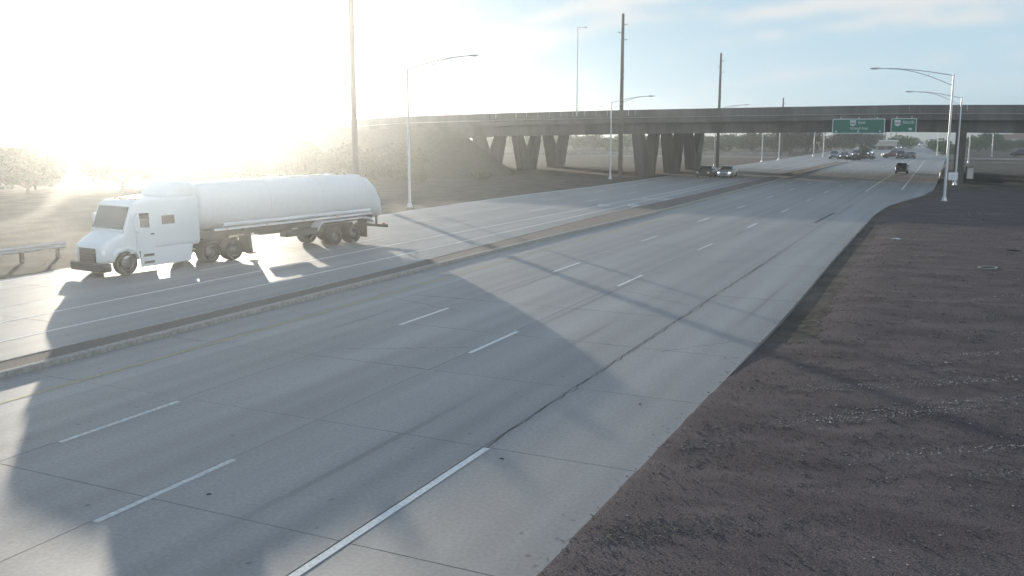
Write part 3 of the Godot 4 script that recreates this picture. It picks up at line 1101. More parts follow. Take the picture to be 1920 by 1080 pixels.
func shield(parent: Node3D, at: Vector3, w: float, number: String) -> void:
	var st := mb()
	prism_z(st, [Vector2(-0.5, 0.42), Vector2(-0.3, 0.5), Vector2(0.0, 0.44), Vector2(0.3, 0.5), Vector2(0.5, 0.42), Vector2(0.46, 0.1), Vector2(0.5, -0.2), Vector2(0.3, -0.42), Vector2(0.0, -0.52), Vector2(-0.3, -0.42), Vector2(-0.5, -0.2), Vector2(-0.46, 0.1)], 0.006, w)
	var o := obj("route_shield", st, M.sign_white, parent)
	o.position = at
	var t := TextMesh.new()
	t.text = number
	t.font = font(true)
	t.font_size = 64
	t.pixel_size = w * (0.55 if number.length() < 3 else 0.42) / 46.0
	t.depth = 0.004
	var num := inst("number", t, M.black, o)
	num.position = Vector3(0, -0.02, 0.010)

func build_signs() -> void:
	var zf := ZN - 0.42
	var a := thing("highway_sign", "wide green guide sign reading East Grand Ave with three arrows, hung on the overpass", "road sign", R(-11.35, 6.45, zf), 0.0)
	var st := mb()
	panel(st, 2.90, 0.86, 0.14, 0.0, 0.05)
	obj("border", st, M.sign_white, a)
	st = mb()
	panel(st, 2.82, 0.78, 0.10, 0.006, 0.004)
	obj("panel", st, M.sign_green, a)
	shield(a, Vector3(-0.62, 0.36, 0.007), 0.66, "60")
	text_part(a, "lettering", "East", Vector3(0.36, 0.42, 0.010), 0.31, M.sign_white)
	text_part(a, "lettering", "Grand Ave", Vector3(0.05, -0.25, 0.010), 0.31, M.sign_white)
	down_arrow(a, Vector3(-2.45, -0.60, 0.007), 0.30, 0.0)
	down_arrow(a, Vector3(0.0, -0.60, 0.007), 0.30, 0.0)
	down_arrow(a, Vector3(2.40, -0.60, 0.007), 0.30, 0.0)
	for x in [-2.0, 0.0, 2.0]:
		st = mb()
		box(st, Vector3(x, 0.1, -0.13), Vector3(0.09, 1.9, 0.14))
		box(st, Vector3(x, 0.95, -0.22), Vector3(0.09, 0.12, 0.36))
		obj("bracket", st, M.galv, a)
	var b := thing("exit_sign", "smaller green guide sign reading North with a right arrow, hung on the overpass", "road sign", R(-6.44, 6.53, zf), 0.0)
	st = mb()
	panel(st, 1.36, 0.80, 0.13, 0.0, 0.05)
	obj("border", st, M.sign_white, b)
	st = mb()
	panel(st, 1.29, 0.73, 0.10, 0.006, 0.004)
	obj("panel", st, M.sign_green, b)
	shield(b, Vector3(-0.66, 0.27, 0.007), 0.68, "303")
	text_part(b, "lettering", "North", Vector3(0.50, 0.34, 0.010), 0.34, M.sign_white)
	down_arrow(b, Vector3(0.72, -0.42, 0.007), 0.46, PI / 2)
	for x in [-0.8, 0.8]:
		st = mb()
		box(st, Vector3(x, 0.1, -0.13), Vector3(0.09, 1.8, 0.14))
		box(st, Vector3(x, 0.92, -0.22), Vector3(0.09, 0.12, 0.36))
		obj("bracket", st, M.galv, b)
	# small white sign by the second lamp
	var c := thing("small_sign", "small white rectangular sign on a post before the right overpass pier", "sign", R(-0.88, -0.45, 114.4), 0.05)
	st = mb()
	tube(st, Vector3(0, 0, 0), Vector3(0, 1.8, 0), 0.035, 0.035, 7)
	obj("post", st, M.galv, c)
	st = mb()
	panel(st, 0.48, 0.43, 0.05, 0.06, 0.02)
	var p := obj("panel", st, M.lens, c)
	p.position = Vector3(0.0, 1.42, 0)
	for y in [0.1, -0.1]:
		st = mb()
		box(st, Vector3(0.0, 1.42 + y, 0.063), Vector3(0.55, 0.07, 0.004))
		obj("printed_line", st, M.galv, c)
	# end of the barrier at the right kerb
	var e := thing("crash_barrier", "pale concrete barrier with a rounded hooped end at the right kerb under the overpass", "barrier", R(-2.35, 0, 128.5), 0.0)
	st = mb()
	prism_bar(st, [[-0.38, 0.0], [-0.28, 0.2], [-0.14, 0.45], [-0.10, 0.95], [0.10, 0.95], [0.14, 0.45], [0.28, 0.2], [0.38, 0.0]], 0.0, -30.0)
	obj("wall", st, M.kerb, e)
	st = mb()
	for k in 10:
		var t0 := PI * k / 10.0
		var t1 := PI * (k + 1) / 10.0
		tube(st, Vector3(-0.05, 0.45 - cos(t0) * 0.42, 0.1 + sin(t0) * 0.55), Vector3(-0.05, 0.45 - cos(t1) * 0.42, 0.1 + sin(t1) * 0.55), 0.11, 0.11, 7)
	obj("end_hoop", st, M.galv, e)
	# grey cabinet beside the pier
	var cb := thing("control_cabinet", "grey roadside cabinet standing right of the overpass pier", "cabinet", R(0.85, -0.3, 132.0), 0.2)
	st = mb()
	loft(st, [rrect(-0.35, 0.42, 0.1, 1.75, 0.05), rrect(0.35, 0.42, 0.1, 1.75, 0.05)])
	obj("body", st, M.concrete, cb)
	st = mb()
	box(st, Vector3(0, 0.95, 0.358), Vector3(0.70, 1.35, 0.014))
	obj("door", st, M.galv, cb)
	st = mb()
	box(st, Vector3(0, 0.02, 0), Vector3(1.1, 0.24, 0.95))
	obj("plinth", st, M.kerb, cb)

func prism_bar(st: SurfaceTool, prof: Array, z0: float, z1: float) -> void:
	flat(st)
	var c := Vector2.ZERO
	for p in prof:
		c += Vector2(p[0], p[1]) / prof.size()
	for k in prof.size():
		var a: Array = prof[k]
		var b: Array = prof[(k + 1) % prof.size()]
		var o := Vector2(a[0] + b[0], a[1] + b[1]) / 2.0 - c
		quad(st, Vector3(a[0], a[1], z0), Vector3(b[0], b[1], z0), Vector3(b[0], b[1], z1), Vector3(a[0], a[1], z1), Vector3(o.x, o.y, 0))
		tri(st, Vector3(c.x, c.y, z0), Vector3(a[0], a[1], z0), Vector3(b[0], b[1], z0), Vector3(0, 0, z0 - z1))
		tri(st, Vector3(c.x, c.y, z1), Vector3(a[0], a[1], z1), Vector3(b[0], b[1], z1), Vector3(0, 0, z1 - z0))

# ---------------------------------------------------------------- wheels and vehicles
func ring_x(x: float, r: float, n: int) -> PackedVector3Array:
	var o := PackedVector3Array()
	for k in n:
		var t := TAU * k / n
		o.append(Vector3(x, cos(t) * r, sin(t) * r))
	return o

var wheel_cache := {}
func wheel(parent: Node3D, at: Vector3, r: float, w: float, n := 20) -> void:
	var key := "%s_%s" % [r, w]
	if not wheel_cache.has(key):
		var st := mb()
		loft(st, [ring_x(-w / 2, r * 0.62, n), ring_x(-w / 2, r * 0.93, n), ring_x(-w * 0.36, r, n), ring_x(w * 0.36, r, n), ring_x(w / 2, r * 0.93, n), ring_x(w / 2, r * 0.62, n)], false)
		st.generate_normals()
		var rim := mb()
		loft(rim, [ring_x(-w * 0.46, r * 0.01, n), ring_x(-w * 0.46, r * 0.18, n), ring_x(-w * 0.34, r * 0.22, n), ring_x(-w * 0.30, r * 0.50, n), ring_x(-w * 0.47, r * 0.63, n), ring_x(w * 0.47, r * 0.63, n), ring_x(w * 0.30, r * 0.50, n), ring_x(w * 0.34, r * 0.22, n), ring_x(w * 0.46, r * 0.18, n), ring_x(w * 0.46, r * 0.01, n)], false)
		rim.generate_normals()
		wheel_cache[key] = [st.commit(), rim.commit()]
	var holder := Node3D.new()
	part_name(holder, "wheel", parent)
	holder.position = at
	inst("tyre", wheel_cache[key][0], M.rubber, holder)
	inst("rim", wheel_cache[key][1], M.rim, holder)

func ellipse(z: float, hw: float, y0: float, y1: float, n := 28) -> PackedVector3Array:
	var o := PackedVector3Array()
	for k in n:
		var t := TAU * k / n
		var c := cos(t); var s := sin(t)
		var e := 0.86   # slightly squared ellipse, as road tanks are
		o.append(Vector3(signf(c) * pow(absf(c), e) * hw, (y0 + y1) / 2.0 + signf(s) * pow(absf(s), e) * (y1 - y0) / 2.0, z))
	return o

func glass_quad(parent: Node3D, called: String, a: Vector3, b: Vector3, c: Vector3, d: Vector3, out: Vector3, m: Material) -> void:
	# a pane 12 mm thick standing a little proud of the face a b c d
	var n := (b - a).cross(d - a).normalized()
	if n.dot(out) < 0.0: n = -n
	var st := mb()
	hexa(st, [a - n * 0.01, b - n * 0.01, d - n * 0.01, c - n * 0.01, a + n * 0.008, b + n * 0.008, d + n * 0.008, c + n * 0.008])
	obj(called, st, m, parent)

func build_truck() -> void:
	var th := PI - 0.129
	var t := thing("tanker_truck", "white conventional tractor hauling a white tank trailer, driving left across the far lanes", "truck", Vector3(-32.24, 0, -25.66), th)
	var st := mb()
	loft(st, [rrect(1.08, 0.62, 0.62, 1.18, 0.12), rrect(1.14, 0.86, 0.55, 1.30, 0.16), rrect(1.33, 0.98, 0.55, 1.43, 0.2), rrect(1.67, 1.06, 0.55, 1.60, 0.2), rrect(2.09, 1.14, 0.6, 1.78, 0.18)])
	obj("hood", st, M.white, t)
	st = mb()
	loft(st, [rrect(2.05, 1.14, 0.62, 1.80, 0.12), rrect(2.26, 1.16, 0.75, 2.38, 0.12), rrect(2.49, 1.18, 0.85, 2.92, 0.14), rrect(2.74, 1.2, 0.9, 3.04, 0.16), rrect(3.90, 1.2, 0.95, 3.12, 0.16), rrect(5.70, 1.2, 0.95, 3.14, 0.16), rrect(5.80, 1.12, 1.0, 3.04, 0.14)])
	obj("cab", st, M.white, t)
	st = mb()
	loft(st, [rrect(4.36, 0.80, 2.95, 3.16, 0.1), rrect(4.44, 0.95, 2.95, 3.38, 0.16), rrect(4.8, 1.06, 2.95, 3.62, 0.22), rrect(5.2, 1.10, 2.95, 3.74, 0.26), rrect(5.6, 1.10, 2.95, 3.70, 0.26), rrect(5.85, 1.04, 2.95, 3.46, 0.22), rrect(5.93, 0.94, 2.95, 3.2, 0.16)])
	obj("roof_fairing", st, M.white, t)
	# grille with bars
	st = mb()
	box(st, Vector3(0, 0.86, 1.074), Vector3(1.08, 0.62, 0.05))
	var gr := obj("grille", st, M.black, t)
	for k in 5:
		st = mb()
		box(st, Vector3(0, 0.62 + 0.12 * k, 1.039), Vector3(1.04, 0.03, 0.03))
		obj("grille_bar", st, M.dark_steel, gr)
	st = mb()
	loft(st, [rrect(0.93, 1.02, 0.24, 0.54, 0.08), rrect(0.99, 1.16, 0.22, 0.58, 0.1), rrect(1.33, 1.2, 0.24, 0.58, 0.1)])
	obj("bumper", st, M.dark_steel, t)
	for s in [-1, 1]:
		st = mb()
		loft(st, [rrect(1.14, 0.13, 0.86, 1.08, 0.06), rrect(1.23, 0.17, 0.82, 1.12, 0.07)])
		var h := obj("headlight", st, M.headlamp, t)
		h.position.x = 0.80 * s
		# front fender and wheel
		st = mb()
		loft(st, [rrect(1.48, 0.16, 0.62, 0.95, 0.1), rrect(1.67, 0.17, 0.9, 1.16, 0.1), rrect(2.09, 0.18, 1.03, 1.26, 0.1), rrect(2.51, 0.17, 0.9, 1.14, 0.1), rrect(2.66, 0.16, 0.6, 0.95, 0.1)])
		var f := obj("front_fender", st, M.white, t)
		f.position.x = 1.03 * s
		# side fairing below the cab, with steps
		st = mb()
		hexa(st, [Vector3(1.13 * s, 0.26, 2.72), Vector3(1.21 * s, 0.30, 2.72), Vector3(1.13 * s, 1.02, 2.72), Vector3(1.21 * s, 1.02, 2.72), Vector3(1.13 * s, 0.26, 5.2), Vector3(1.21 * s, 0.30, 5.2), Vector3(1.13 * s, 1.02, 5.35), Vector3(1.21 * s, 1.02, 5.35)])
		var sk := obj("side_fairing", st, M.white, t)
		for k in 2:
			st = mb()
			box(st, Vector3(1.213 * s, 0.45 + 0.3 * k, 3.1), Vector3(0.012, 0.10, 0.5))
			obj("step", st, M.black, sk)
		st = mb()
		tube(st, Vector3(0.82 * s, 0.62, 3.3), Vector3(0.82 * s, 0.62, 4.9), 0.30, 0.30, 16)
		obj("fuel_tank", st, M.alu, t)
		# door, windows, mirror
		st = mb()
		box(st, Vector3(1.204 * s, 1.62, 3.0), Vector3(0.014, 1.30, 0.9))
		var door := obj("door", st, M.white, t)
		st = mb()
		box(st, Vector3(1.216 * s, 1.62, 3.32), Vector3(0.02, 0.05, 0.16))
		obj("handle", st, M.black, door)
		glass_quad(t, "side_window", Vector3(1.203 * s, 1.94, 2.62), Vector3(1.203 * s, 1.90, 3.2), Vector3(1.203 * s, 2.52, 3.2), Vector3(1.203 * s, 2.52, 2.74), Vector3(s, 0, 0), M.glass)
		glass_quad(t, "sleeper_window", Vector3(1.203 * s, 1.98, 3.82), Vector3(1.203 * s, 1.98, 4.46), Vector3(1.203 * s, 2.36, 4.46), Vector3(1.203 * s, 2.36, 3.82), Vector3(s, 0, 0), M.glass)
		st = mb()
		tube(st, Vector3(1.19 * s, 2.5, 2.62), Vector3(1.42 * s, 2.46, 2.42), 0.018, 0.018, 6)
		tube(st, Vector3(1.19 * s, 1.75, 2.62), Vector3(1.42 * s, 1.80, 2.42), 0.018, 0.018, 6)
		var mi := obj("mirror_arm", st, M.dark_steel, t)
		st = mb()
		loft(st, [rrect(2.38, 0.09, 1.8, 2.46, 0.06), rrect(2.50, 0.11, 1.76, 2.5, 0.06)])
		var mh := obj("mirror", st, M.white, mi)
		mh.position.x = 1.43 * s
		for z in [6.35, 7.65]:
			wheel(t, Vector3(0.93 * s, 0.51, z), 0.51, 0.56)
		for z in [14.35, 15.75]:
			wheel(t, Vector3(0.93 * s, 0.51, z), 0.51, 0.56)
		wheel(t, Vector3(1.0 * s, 0.51, 2.09), 0.51, 0.32)
		st = mb()
		box(st, Vector3(0.92 * s, 0.66, 8.42), Vector3(0.62, 0.80, 0.02))
		obj("mud_flap", st, M.rubber, t)
		st = mb()
		box(st, Vector3(0.92 * s, 0.70, 16.7), Vector3(0.62, 0.95, 0.02))
		obj("mud_flap", st, M.rubber, t)
		# long fender sheet above the trailer wheels
		st = mb()
		var prof := [Vector2(13.05, 0.86), Vector2(13.25, 1.16), Vector2(13.5, 1.27), Vector2(16.7, 1.27), Vector2(17.1, 1.18), Vector2(17.35, 0.95)]
		for k in prof.size() - 1:
			var a: Vector2 = prof[k]
			var b: Vector2 = prof[k + 1]
			var x0: float = 0.60 * s
			var x1: float = 1.22 * s
			hexa(st, [Vector3(x0, a.y, a.x), Vector3(x1, a.y, a.x), Vector3(x0, a.y + 0.06, a.x), Vector3(x1, a.y + 0.06, a.x), Vector3(x0, b.y, b.x), Vector3(x1, b.y, b.x), Vector3(x0, b.y + 0.06, b.x), Vector3(x1, b.y + 0.06, b.x)])
		obj("trailer_fender", st, M.tank, t)
		st = mb()
		tube(st, Vector3(1.02 * s, 1.66, 7.2), Vector3(1.02 * s, 1.66, 17.2), 0.095, 0.095, 12)
		obj("hose_tube", st, M.tank, t)
		st = mb()
		box(st, Vector3(1.02 * s, 1.47, 12.0), Vector3(0.08, 0.10, 10.6))
		obj("side_rail", st, M.tank, t)
		st = mb()
		for z in [7.6, 9.4, 11.2, 13.0, 14.8, 16.6]:
			box(st, Vector3(0.76 * s, 1.50, z), Vector3(0.6, 0.07, 0.07))
		obj("rail_bracket", st, M.tank, t)
		# landing gear
		st = mb()
		hexa(st, [Vector3(0.74 * s, 0.20, 8.86), Vector3(0.90 * s, 0.20, 8.86), Vector3(0.70 * s, 1.45, 8.50), Vector3(0.88 * s, 1.45, 8.50), Vector3(0.74 * s, 0.20, 9.02), Vector3(0.90 * s, 0.20, 9.02), Vector3(0.70 * s, 1.45, 8.90), Vector3(0.88 * s, 1.45, 8.90)])
		box(st, Vector3(0.82 * s, 0.18, 8.94), Vector3(0.3, 0.06, 0.34))
		obj("landing_leg", st, M.dark_steel, t)
		st = mb()
		tube(st, Vector3(0.95 * s, 0.78, 18.38), Vector3(0.95 * s, 0.78, 18.47), 0.07, 0.07, 10)
		obj("tail_light", st, M.tail, t)
	st = mb()
	var ws := [Vector3(-1.02, 1.90, 2.047), Vector3(1.02, 1.90, 2.047), Vector3(1.02, 2.80, 2.412), Vector3(-1.02, 2.80, 2.412)]
	glass_quad(t, "windscreen", ws[0], ws[1], ws[2], ws[3], Vector3(0, 0.5, -1), M.glass)
	st = mb()
	for x in [-0.42, 0.42]:
		box(st, Vector3(x, 0.84, 5.0), Vector3(0.09, 0.26, 7.0))
	for z in [2.09, 6.35, 7.65]:
		tube(st, Vector3(-0.9, 0.51, z), Vector3(0.9, 0.51, z), 0.09, 0.09, 8)
	box(st, Vector3(0, 1.05, 7.0), Vector3(0.9, 0.14, 1.0))
	obj("tractor_frame", st, M.dark_steel, t)
	# tank
	st = mb()
	loft(st, [ellipse(5.95, 0.78, 1.8, 3.2), ellipse(6.03, 0.96, 1.62, 3.4), ellipse(6.2, 1.07, 1.48, 3.53), ellipse(6.5, 1.12, 1.42, 3.59), ellipse(17.1, 1.12, 1.36, 3.57), ellipse(17.5, 1.11, 1.32, 3.42), ellipse(17.85, 1.08, 1.26, 3.10), ellipse(18.12, 1.02, 1.18, 2.66), ellipse(18.28, 0.92, 1.10, 2.2), ellipse(18.36, 0.7, 1.15, 1.85)])
	var tank := obj("tank", st, M.tank, t)
	for z in [6.62, 10.1, 13.6, 16.9]:
		st = mb()
		loft(st, [ellipse(z - 0.04, 1.118, 1.395, 3.585), ellipse(z - 0.02, 1.128, 1.39, 3.596), ellipse(z + 0.02, 1.128, 1.39, 3.596), ellipse(z + 0.04, 1.118, 1.395, 3.585)], false)
		obj("hoop", st, M.alu, tank)
	for z in [9.0, 12.0, 15.0]:
		st = mb()
		tube(st, Vector3(0, 3.55, z), Vector3(0, 3.66, z), 0.28, 0.26, 14)
		obj("manhole", st, M.alu, tank)
	st = mb()
	box(st, Vector3(0.52, 3.60, 11.6), Vector3(0.4, 0.04, 9.0))
	obj("walkway", st, M.alu, tank)
	for s2 in [-1, 1]:
		for z in [7.4, 9.8, 12.2, 14.6, 17.0]:
			st = mb()
			box(st, Vector3(1.066 * s2, 1.47, z), Vector3(0.02, 0.05, 0.10))
			obj("marker_light", st, M.amber, t)
	for x in [-0.7, -0.35, 0.0, 0.35, 0.7]:
		st = mb()
		box(st, Vector3(x, 3.07, 3.0), Vector3(0.12, 0.06, 0.10))
		obj("roof_marker", st, M.amber, t)
	st = mb()
	for k in 3:
		var pr := Vector3(-0.2 + 0.2 * k, 1.9, 5.8)
		for j in 5:
			var tt := (j + 1) / 5.0
			var nx := Vector3(-0.2 + 0.2 * k, 1.9 - 0.45 * sin(PI * tt) - 0.3 * tt, 5.8 + 0.5 * tt)
			tube(st, pr, nx, 0.02, 0.02, 5, false)
			pr = nx
	var al := obj("air_lines", st, M.black, t)
	al.set_meta("kind", "stuff")
	# the ladder at the rear end
	st = mb()
	for x in [-0.18, 0.18]:
		tube(st, Vector3(x + 0.5, 1.0, 18.40), Vector3(x + 0.5, 2.4, 18.22), 0.02, 0.02, 6)
		tube(st, Vector3(x + 0.5, 2.4, 18.22), Vector3(x + 0.5, 3.62, 16.9), 0.02, 0.02, 6)
	for k in 5:
		tube(st, Vector3(0.32, 1.1 + 0.3 * k, 18.39 - 0.035 * k), Vector3(0.68, 1.1 + 0.3 * k, 18.39 - 0.035 * k), 0.015, 0.015, 6)
	obj("ladder", st, M.alu, t)
	st = mb()
	for x in [-0.5, 0.5]:
		box(st, Vector3(x, 1.24, 11.9), Vector3(0.1, 0.32, 12.0))
	for z in [14.35, 15.75]:
		tube(st, Vector3(-0.9, 0.51, z), Vector3(0.9, 0.51, z), 0.09, 0.09, 8)
	box(st, Vector3(0, 0.86, 15.05), Vector3(1.1, 0.36, 2.6))
	obj("trailer_frame", st, M.dark_steel, t)
	st = mb()
	box(st, Vector3(0, 0.68, 18.44), Vector3(2.4, 0.16, 0.08))
	for x in [-0.6, 0.6]:
		box(st, Vector3(x, 0.98, 18.2), Vector3(0.08, 0.5, 0.1))
	obj("rear_bumper", st, M.dark_steel, t)
	for s in [-1, 1]:
		st = mb()
		box(st, Vector3(0.92 * s, 0.90, 12.0), Vector3(0.5, 0.30, 2.1))
		obj("equipment_box", st, M.dark_steel, t)

func make_car(called: String, label: String, body: Material, kind: String, lamps: Material, at: Vector3, turn: float, group := "") -> Node3D:
	var t := thing(called, label, "car", at, turn, group)
	var tall := kind != "sedan"
	var up := 0.16 if tall else 0.0
	var st := mb()
	var hood := 0.95 + up if tall else 0.86
	loft(st, [rrect(-2.36, 0.60, 0.34 + up, 0.60 + up, 0.1), rrect(-2.26, 0.80, 0.22 + up * 0.6, 0.70 + up, 0.14), rrect(-1.95, 0.87, 0.20 + up * 0.6, 0.78 + up, 0.16), rrect(-1.0, 0.91, 0.2 + up * 0.6, hood + 0.04, 0.16), rrect(0.2, 0.92, 0.2 + up * 0.6, 0.95 + up, 0.14), rrect(1.5, 0.91, 0.2 + up * 0.6, 0.98 + up, 0.14), rrect(2.1, 0.87, 0.22 + up * 0.6, 0.97 + up, 0.16), rrect(2.3, 0.80, 0.26 + up * 0.6, 0.90 + up, 0.14), rrect(2.37, 0.70, 0.36 + up, 0.72 + up, 0.1)])
	obj("body", st, body, t)
	var yb := 0.93 + up
	var yt := 1.72 if tall else 1.43
	var zb0 := -1.05
	var zb1 := 2.15 if tall else 1.75
	var zt0 := -0.30
	var zt1 := 1.85 if tall else 1.0
	var wb := 0.84
	var wt := 0.66
	var p := [Vector3(-wb, yb, zb0), Vector3(wb, yb, zb0), Vector3(-wt, yt, zt0), Vector3(wt, yt, zt0), Vector3(-wb, yb, zb1), Vector3(wb, yb, zb1), Vector3(-wt, yt, zt1), Vector3(wt, yt, zt1)]
	st = mb()
	# cabin with a slightly domed roof
	loft(st, [PackedVector3Array([p[0], p[1], p[5], p[4]]), PackedVector3Array([p[2], p[3], p[7], p[6]]), PackedVector3Array([p[2] + Vector3(0.12, 0.05, 0.2), p[3] + Vector3(-0.12, 0.05, 0.2), p[7] + Vector3(-0.12, 0.05, -0.2), p[6] + Vector3(0.12, 0.05, -0.2)])])
	obj("cabin", st, body, t)
	var pane := func(called2: String, a: Vector3, b: Vector3, c: Vector3, d: Vector3, m0: float, m1: float, out: Vector3):
		# inset between fractions m0..m1 along a-b
		var a2 := a.lerp(b, m0); var b2 := a.lerp(b, m1); var c2 := d.lerp(c, m1); var d2 := d.lerp(c, m0)
		glass_quad(t, called2, a2.lerp(d2, 0.10), b2.lerp(c2, 0.10), c2.lerp(b2, 0.10), d2.lerp(a2, 0.10), out, M.glass)
	pane.call("windscreen", p[0], p[1], p[3], p[2], 0.06, 0.94, Vector3(0, 0.5, -1))
	pane.call("rear_window", p[4], p[5], p[7], p[6], 0.08, 0.92, Vector3(0, 0.5, 1))
	for s in [0, 1]:
		var o := Vector3(-1 if s == 0 else 1, 0.3, 0)
		pane.call("side_window", p[s], p[4 + s], p[6 + s], p[2 + s], 0.14, 0.49, o)
		pane.call("side_window", p[s], p[4 + s], p[6 + s], p[2 + s], 0.52, 0.86, o)
	for s in [-1, 1]:
		st = mb()
		loft(st, [rrect(-2.31, 0.10, 0.56 + up, 0.70 + up, 0.05), rrect(-2.12, 0.17, 0.54 + up, 0.74 + up, 0.06)])
		var h := obj("headlight", st, lamps, t)
		h.position.x = 0.66 * s
		st = mb()
		loft(st, [rrect(2.2, 0.14, 0.62 + up, 0.84 + up, 0.05), rrect(2.345, 0.11, 0.64 + up, 0.82 + up, 0.05)])
		var r := obj("tail_light", st, M.tail, t)
		r.position.x = 0.66 * s
		st = mb()
		loft(st, [rrect(-0.86, 0.08, yb + 0.04, yb + 0.17, 0.04), rrect(-0.74, 0.10, yb + 0.02, yb + 0.19, 0.04)])
		var mr := obj("mirror", st, body, t)
		mr.position.x = 0.93 * s
		wheel(t, Vector3(0.82 * s, 0.34, -1.42), 0.34, 0.22, 16)
		wheel(t, Vector3(0.82 * s, 0.34, 1.42), 0.34, 0.22, 16)
	st = mb()
	loft(st, [rrect(-2.375, 0.40, 0.40 + up, 0.58 + up, 0.05), rrect(-2.30, 0.46, 0.38 + up, 0.62 + up, 0.05)])
	obj("grille", st, M.black, t)
	st = mb()
	loft(st, [rrect(-2.33, 0.62, 0.24 + up * 0.7, 0.34 + up * 0.7, 0.04), rrect(-2.15, 0.78, 0.22 + up * 0.7, 0.36 + up * 0.7, 0.04)])
	obj("bumper", st, M.black, t)
	st = mb()
	box(st, Vector3(0, 0.62 + up, 2.375), Vector3(0.32, 0.15, 0.014))
	obj("number_plate", st, M.sign_white, t)
	return t

func car_paint(r: float, g: float, b: float) -> StandardMaterial3D:
	var m := mat(lin(r, g, b), 0.35, 0.35)
	m.clearcoat_enabled = true
	m.clearcoat = 0.8
	m.clearcoat_roughness = 0.08
	return m

func build_cars() -> void:
	var silver := car_paint(0.55, 0.58, 0.60)
	var gold := car_paint(0.10, 0.095, 0.07)
	var red := car_paint(0.15, 0.045, 0.05)
	var dark := car_paint(0.03, 0.032, 0.035)
	var grey := car_paint(0.16, 0.17, 0.18)
	make_car("silver_sedan", "silver sedan with bright headlights coming toward us past the overpass piers", silver, "sedan", M.headlamp_on, R(-27.4, 0.0, 121.7), PI + 0.02)
	make_car("dark_sedan", "dark olive sedan coming toward us, left of the silver sedan", gold, "sedan", M.headlamp, R(-30.0, 0.0, 121.3), PI + 0.02)
	var away := make_car("brown_car", "dark car seen from behind driving away in the shade under the overpass", dark, "suv", M.headlamp, R(-7.7, 0.0, 143.5), 0.0)
	away.scale = Vector3.ONE * 0.86
	var q := "cars waiting at the intersection beyond the overpass"
	make_car("grey_car", "grey car waiting leftmost in the row beyond the overpass", grey, "suv", M.headlamp, R(-24.9, 0.0, 212.0), PI, q)
	make_car("dark_car", "dark car with headlights on, second from left in the waiting row", dark, "sedan", M.headlamp_on, R(-22.9, 0.0, 212.5), PI, q)
	make_car("white_suv", "pale car with glaring headlights in the middle of the waiting row", grey, "suv", M.headlamp_on, R(-21.6, 0.0, 224.0), PI, q)
	make_car("black_car", "dark car with headlights on, rightmost in the waiting row", dark, "suv", M.headlamp_on, R(-20.6, 0.0, 233.5), PI, q)
	make_car("red_suv", "red car turning across the intersection, its front toward the left", red, "suv", M.headlamp_on, R(-14.2, 0.0, 225.5), PI / 2 + 0.35)
	make_car("dark_suv", "dark car seen from behind right beside the red car", dark, "suv", M.headlamp, R(-12.3, 0.0, 221.5), 0.05)
	make_car("dark_hatchback", "small dark car driving away, right of the red car", dark, "sedan", M.headlamp, R(-10.4, 0.0, 223.0), 0.0)
	make_car("white_car", "tiny white car far down the road to the right of the median", silver, "sedan", M.headlamp_on, R(-19.0, 0.0, 330.0), PI)
	make_car("white_sedan", "small pale car coming round the bushes right of the waiting row", silver, "sedan", M.headlamp_on, R(-21.2, 0.0, 252.0), PI)
	make_car("white_van", "tiny pale car far down the right side of the road near the vanishing point", silver, "suv", M.headlamp, R(-14.6, 0.0, 392.0), 0.0)
	make_car("dark_coupe", "tiny dark car just beyond the red car's tail", dark, "sedan", M.headlamp, R(-16.0, 0.0, 262.0), 0.0)
	make_car("parked_car", "dark car on the dirt field at far right under the overpass", dark, "suv", M.headlamp, R(12.0, 0.1, 246.0), PI / 2 - 0.2)

# ---------------------------------------------------------------- guardrail
func build_guardrail() -> void:
	var g := thing("guardrail", "low steel guardrail on posts along the far roadside at the left edge", "guardrail", R(-38.7, -0.09, 31.0), 0.0)
	var prof := [[0.0, 0.46], [0.07, 0.50], [0.07, 0.55], [0.02, 0.60], [0.07, 0.65], [0.07, 0.71], [0.0, 0.75], [-0.02, 0.74], [0.04, 0.70], [0.04, 0.66], [-0.01, 0.60], [0.04, 0.54], [0.04, 0.51], [-0.02, 0.47]]
	var st := mb()
	flat(st)
	for k in prof.size():
		var a: Array = prof[k]
		var b: Array = prof[(k + 1) % prof.size()]
		var m := Vector2(a[0] + b[0], a[1] + b[1]) / 2.0 - Vector2(0.025, 0.60)
		quad(st, Vector3(a[0], a[1], 0), Vector3(b[0], b[1], 0), Vector3(b[0], b[1], 24.0), Vector3(a[0], a[1], 24.0), Vector3(m.x if k < 6 else m.x, m.y, 0))
	obj("rail", st, M.galv, g)
	for k in 13:
		st = mb()
		box(st, Vector3(-0.10, 0.30, 0.4 + 1.905 * k), Vector3(0.15, 0.90, 0.15))
		obj("post", st, M.wood, g)

# ---------------------------------------------------------------- plants
func leafy(st: SurfaceTool, lobes: Array, count: int, size: float, base: Color) -> void:
	flat(st)
	for k in count:
		var l: Array = lobes[rng.randi() % lobes.size()]
		var d := Vector3(rng.randfn(), rng.randfn(), rng.randfn()).normalized()
		var c: Vector3 = l[0] + d * l[1] * pow(rng.randf(), 0.33)
		var u := Vector3(rng.randfn(), rng.randfn() * 0.6, rng.randfn()).normalized()
		var v := u.cross(Vector3(rng.randfn(), rng.randfn(), rng.randfn())).normalized()
		var s := size * rng.randf_range(0.6, 1.4)
		var t := rng.randf_range(0.6, 1.35)
		st.set_color(Color(base.r * t, base.g * t, base.b * t))
		quad(st, c + u * s, c + v * s * 0.55, c - u * s, c - v * s * 0.55, u.cross(v))

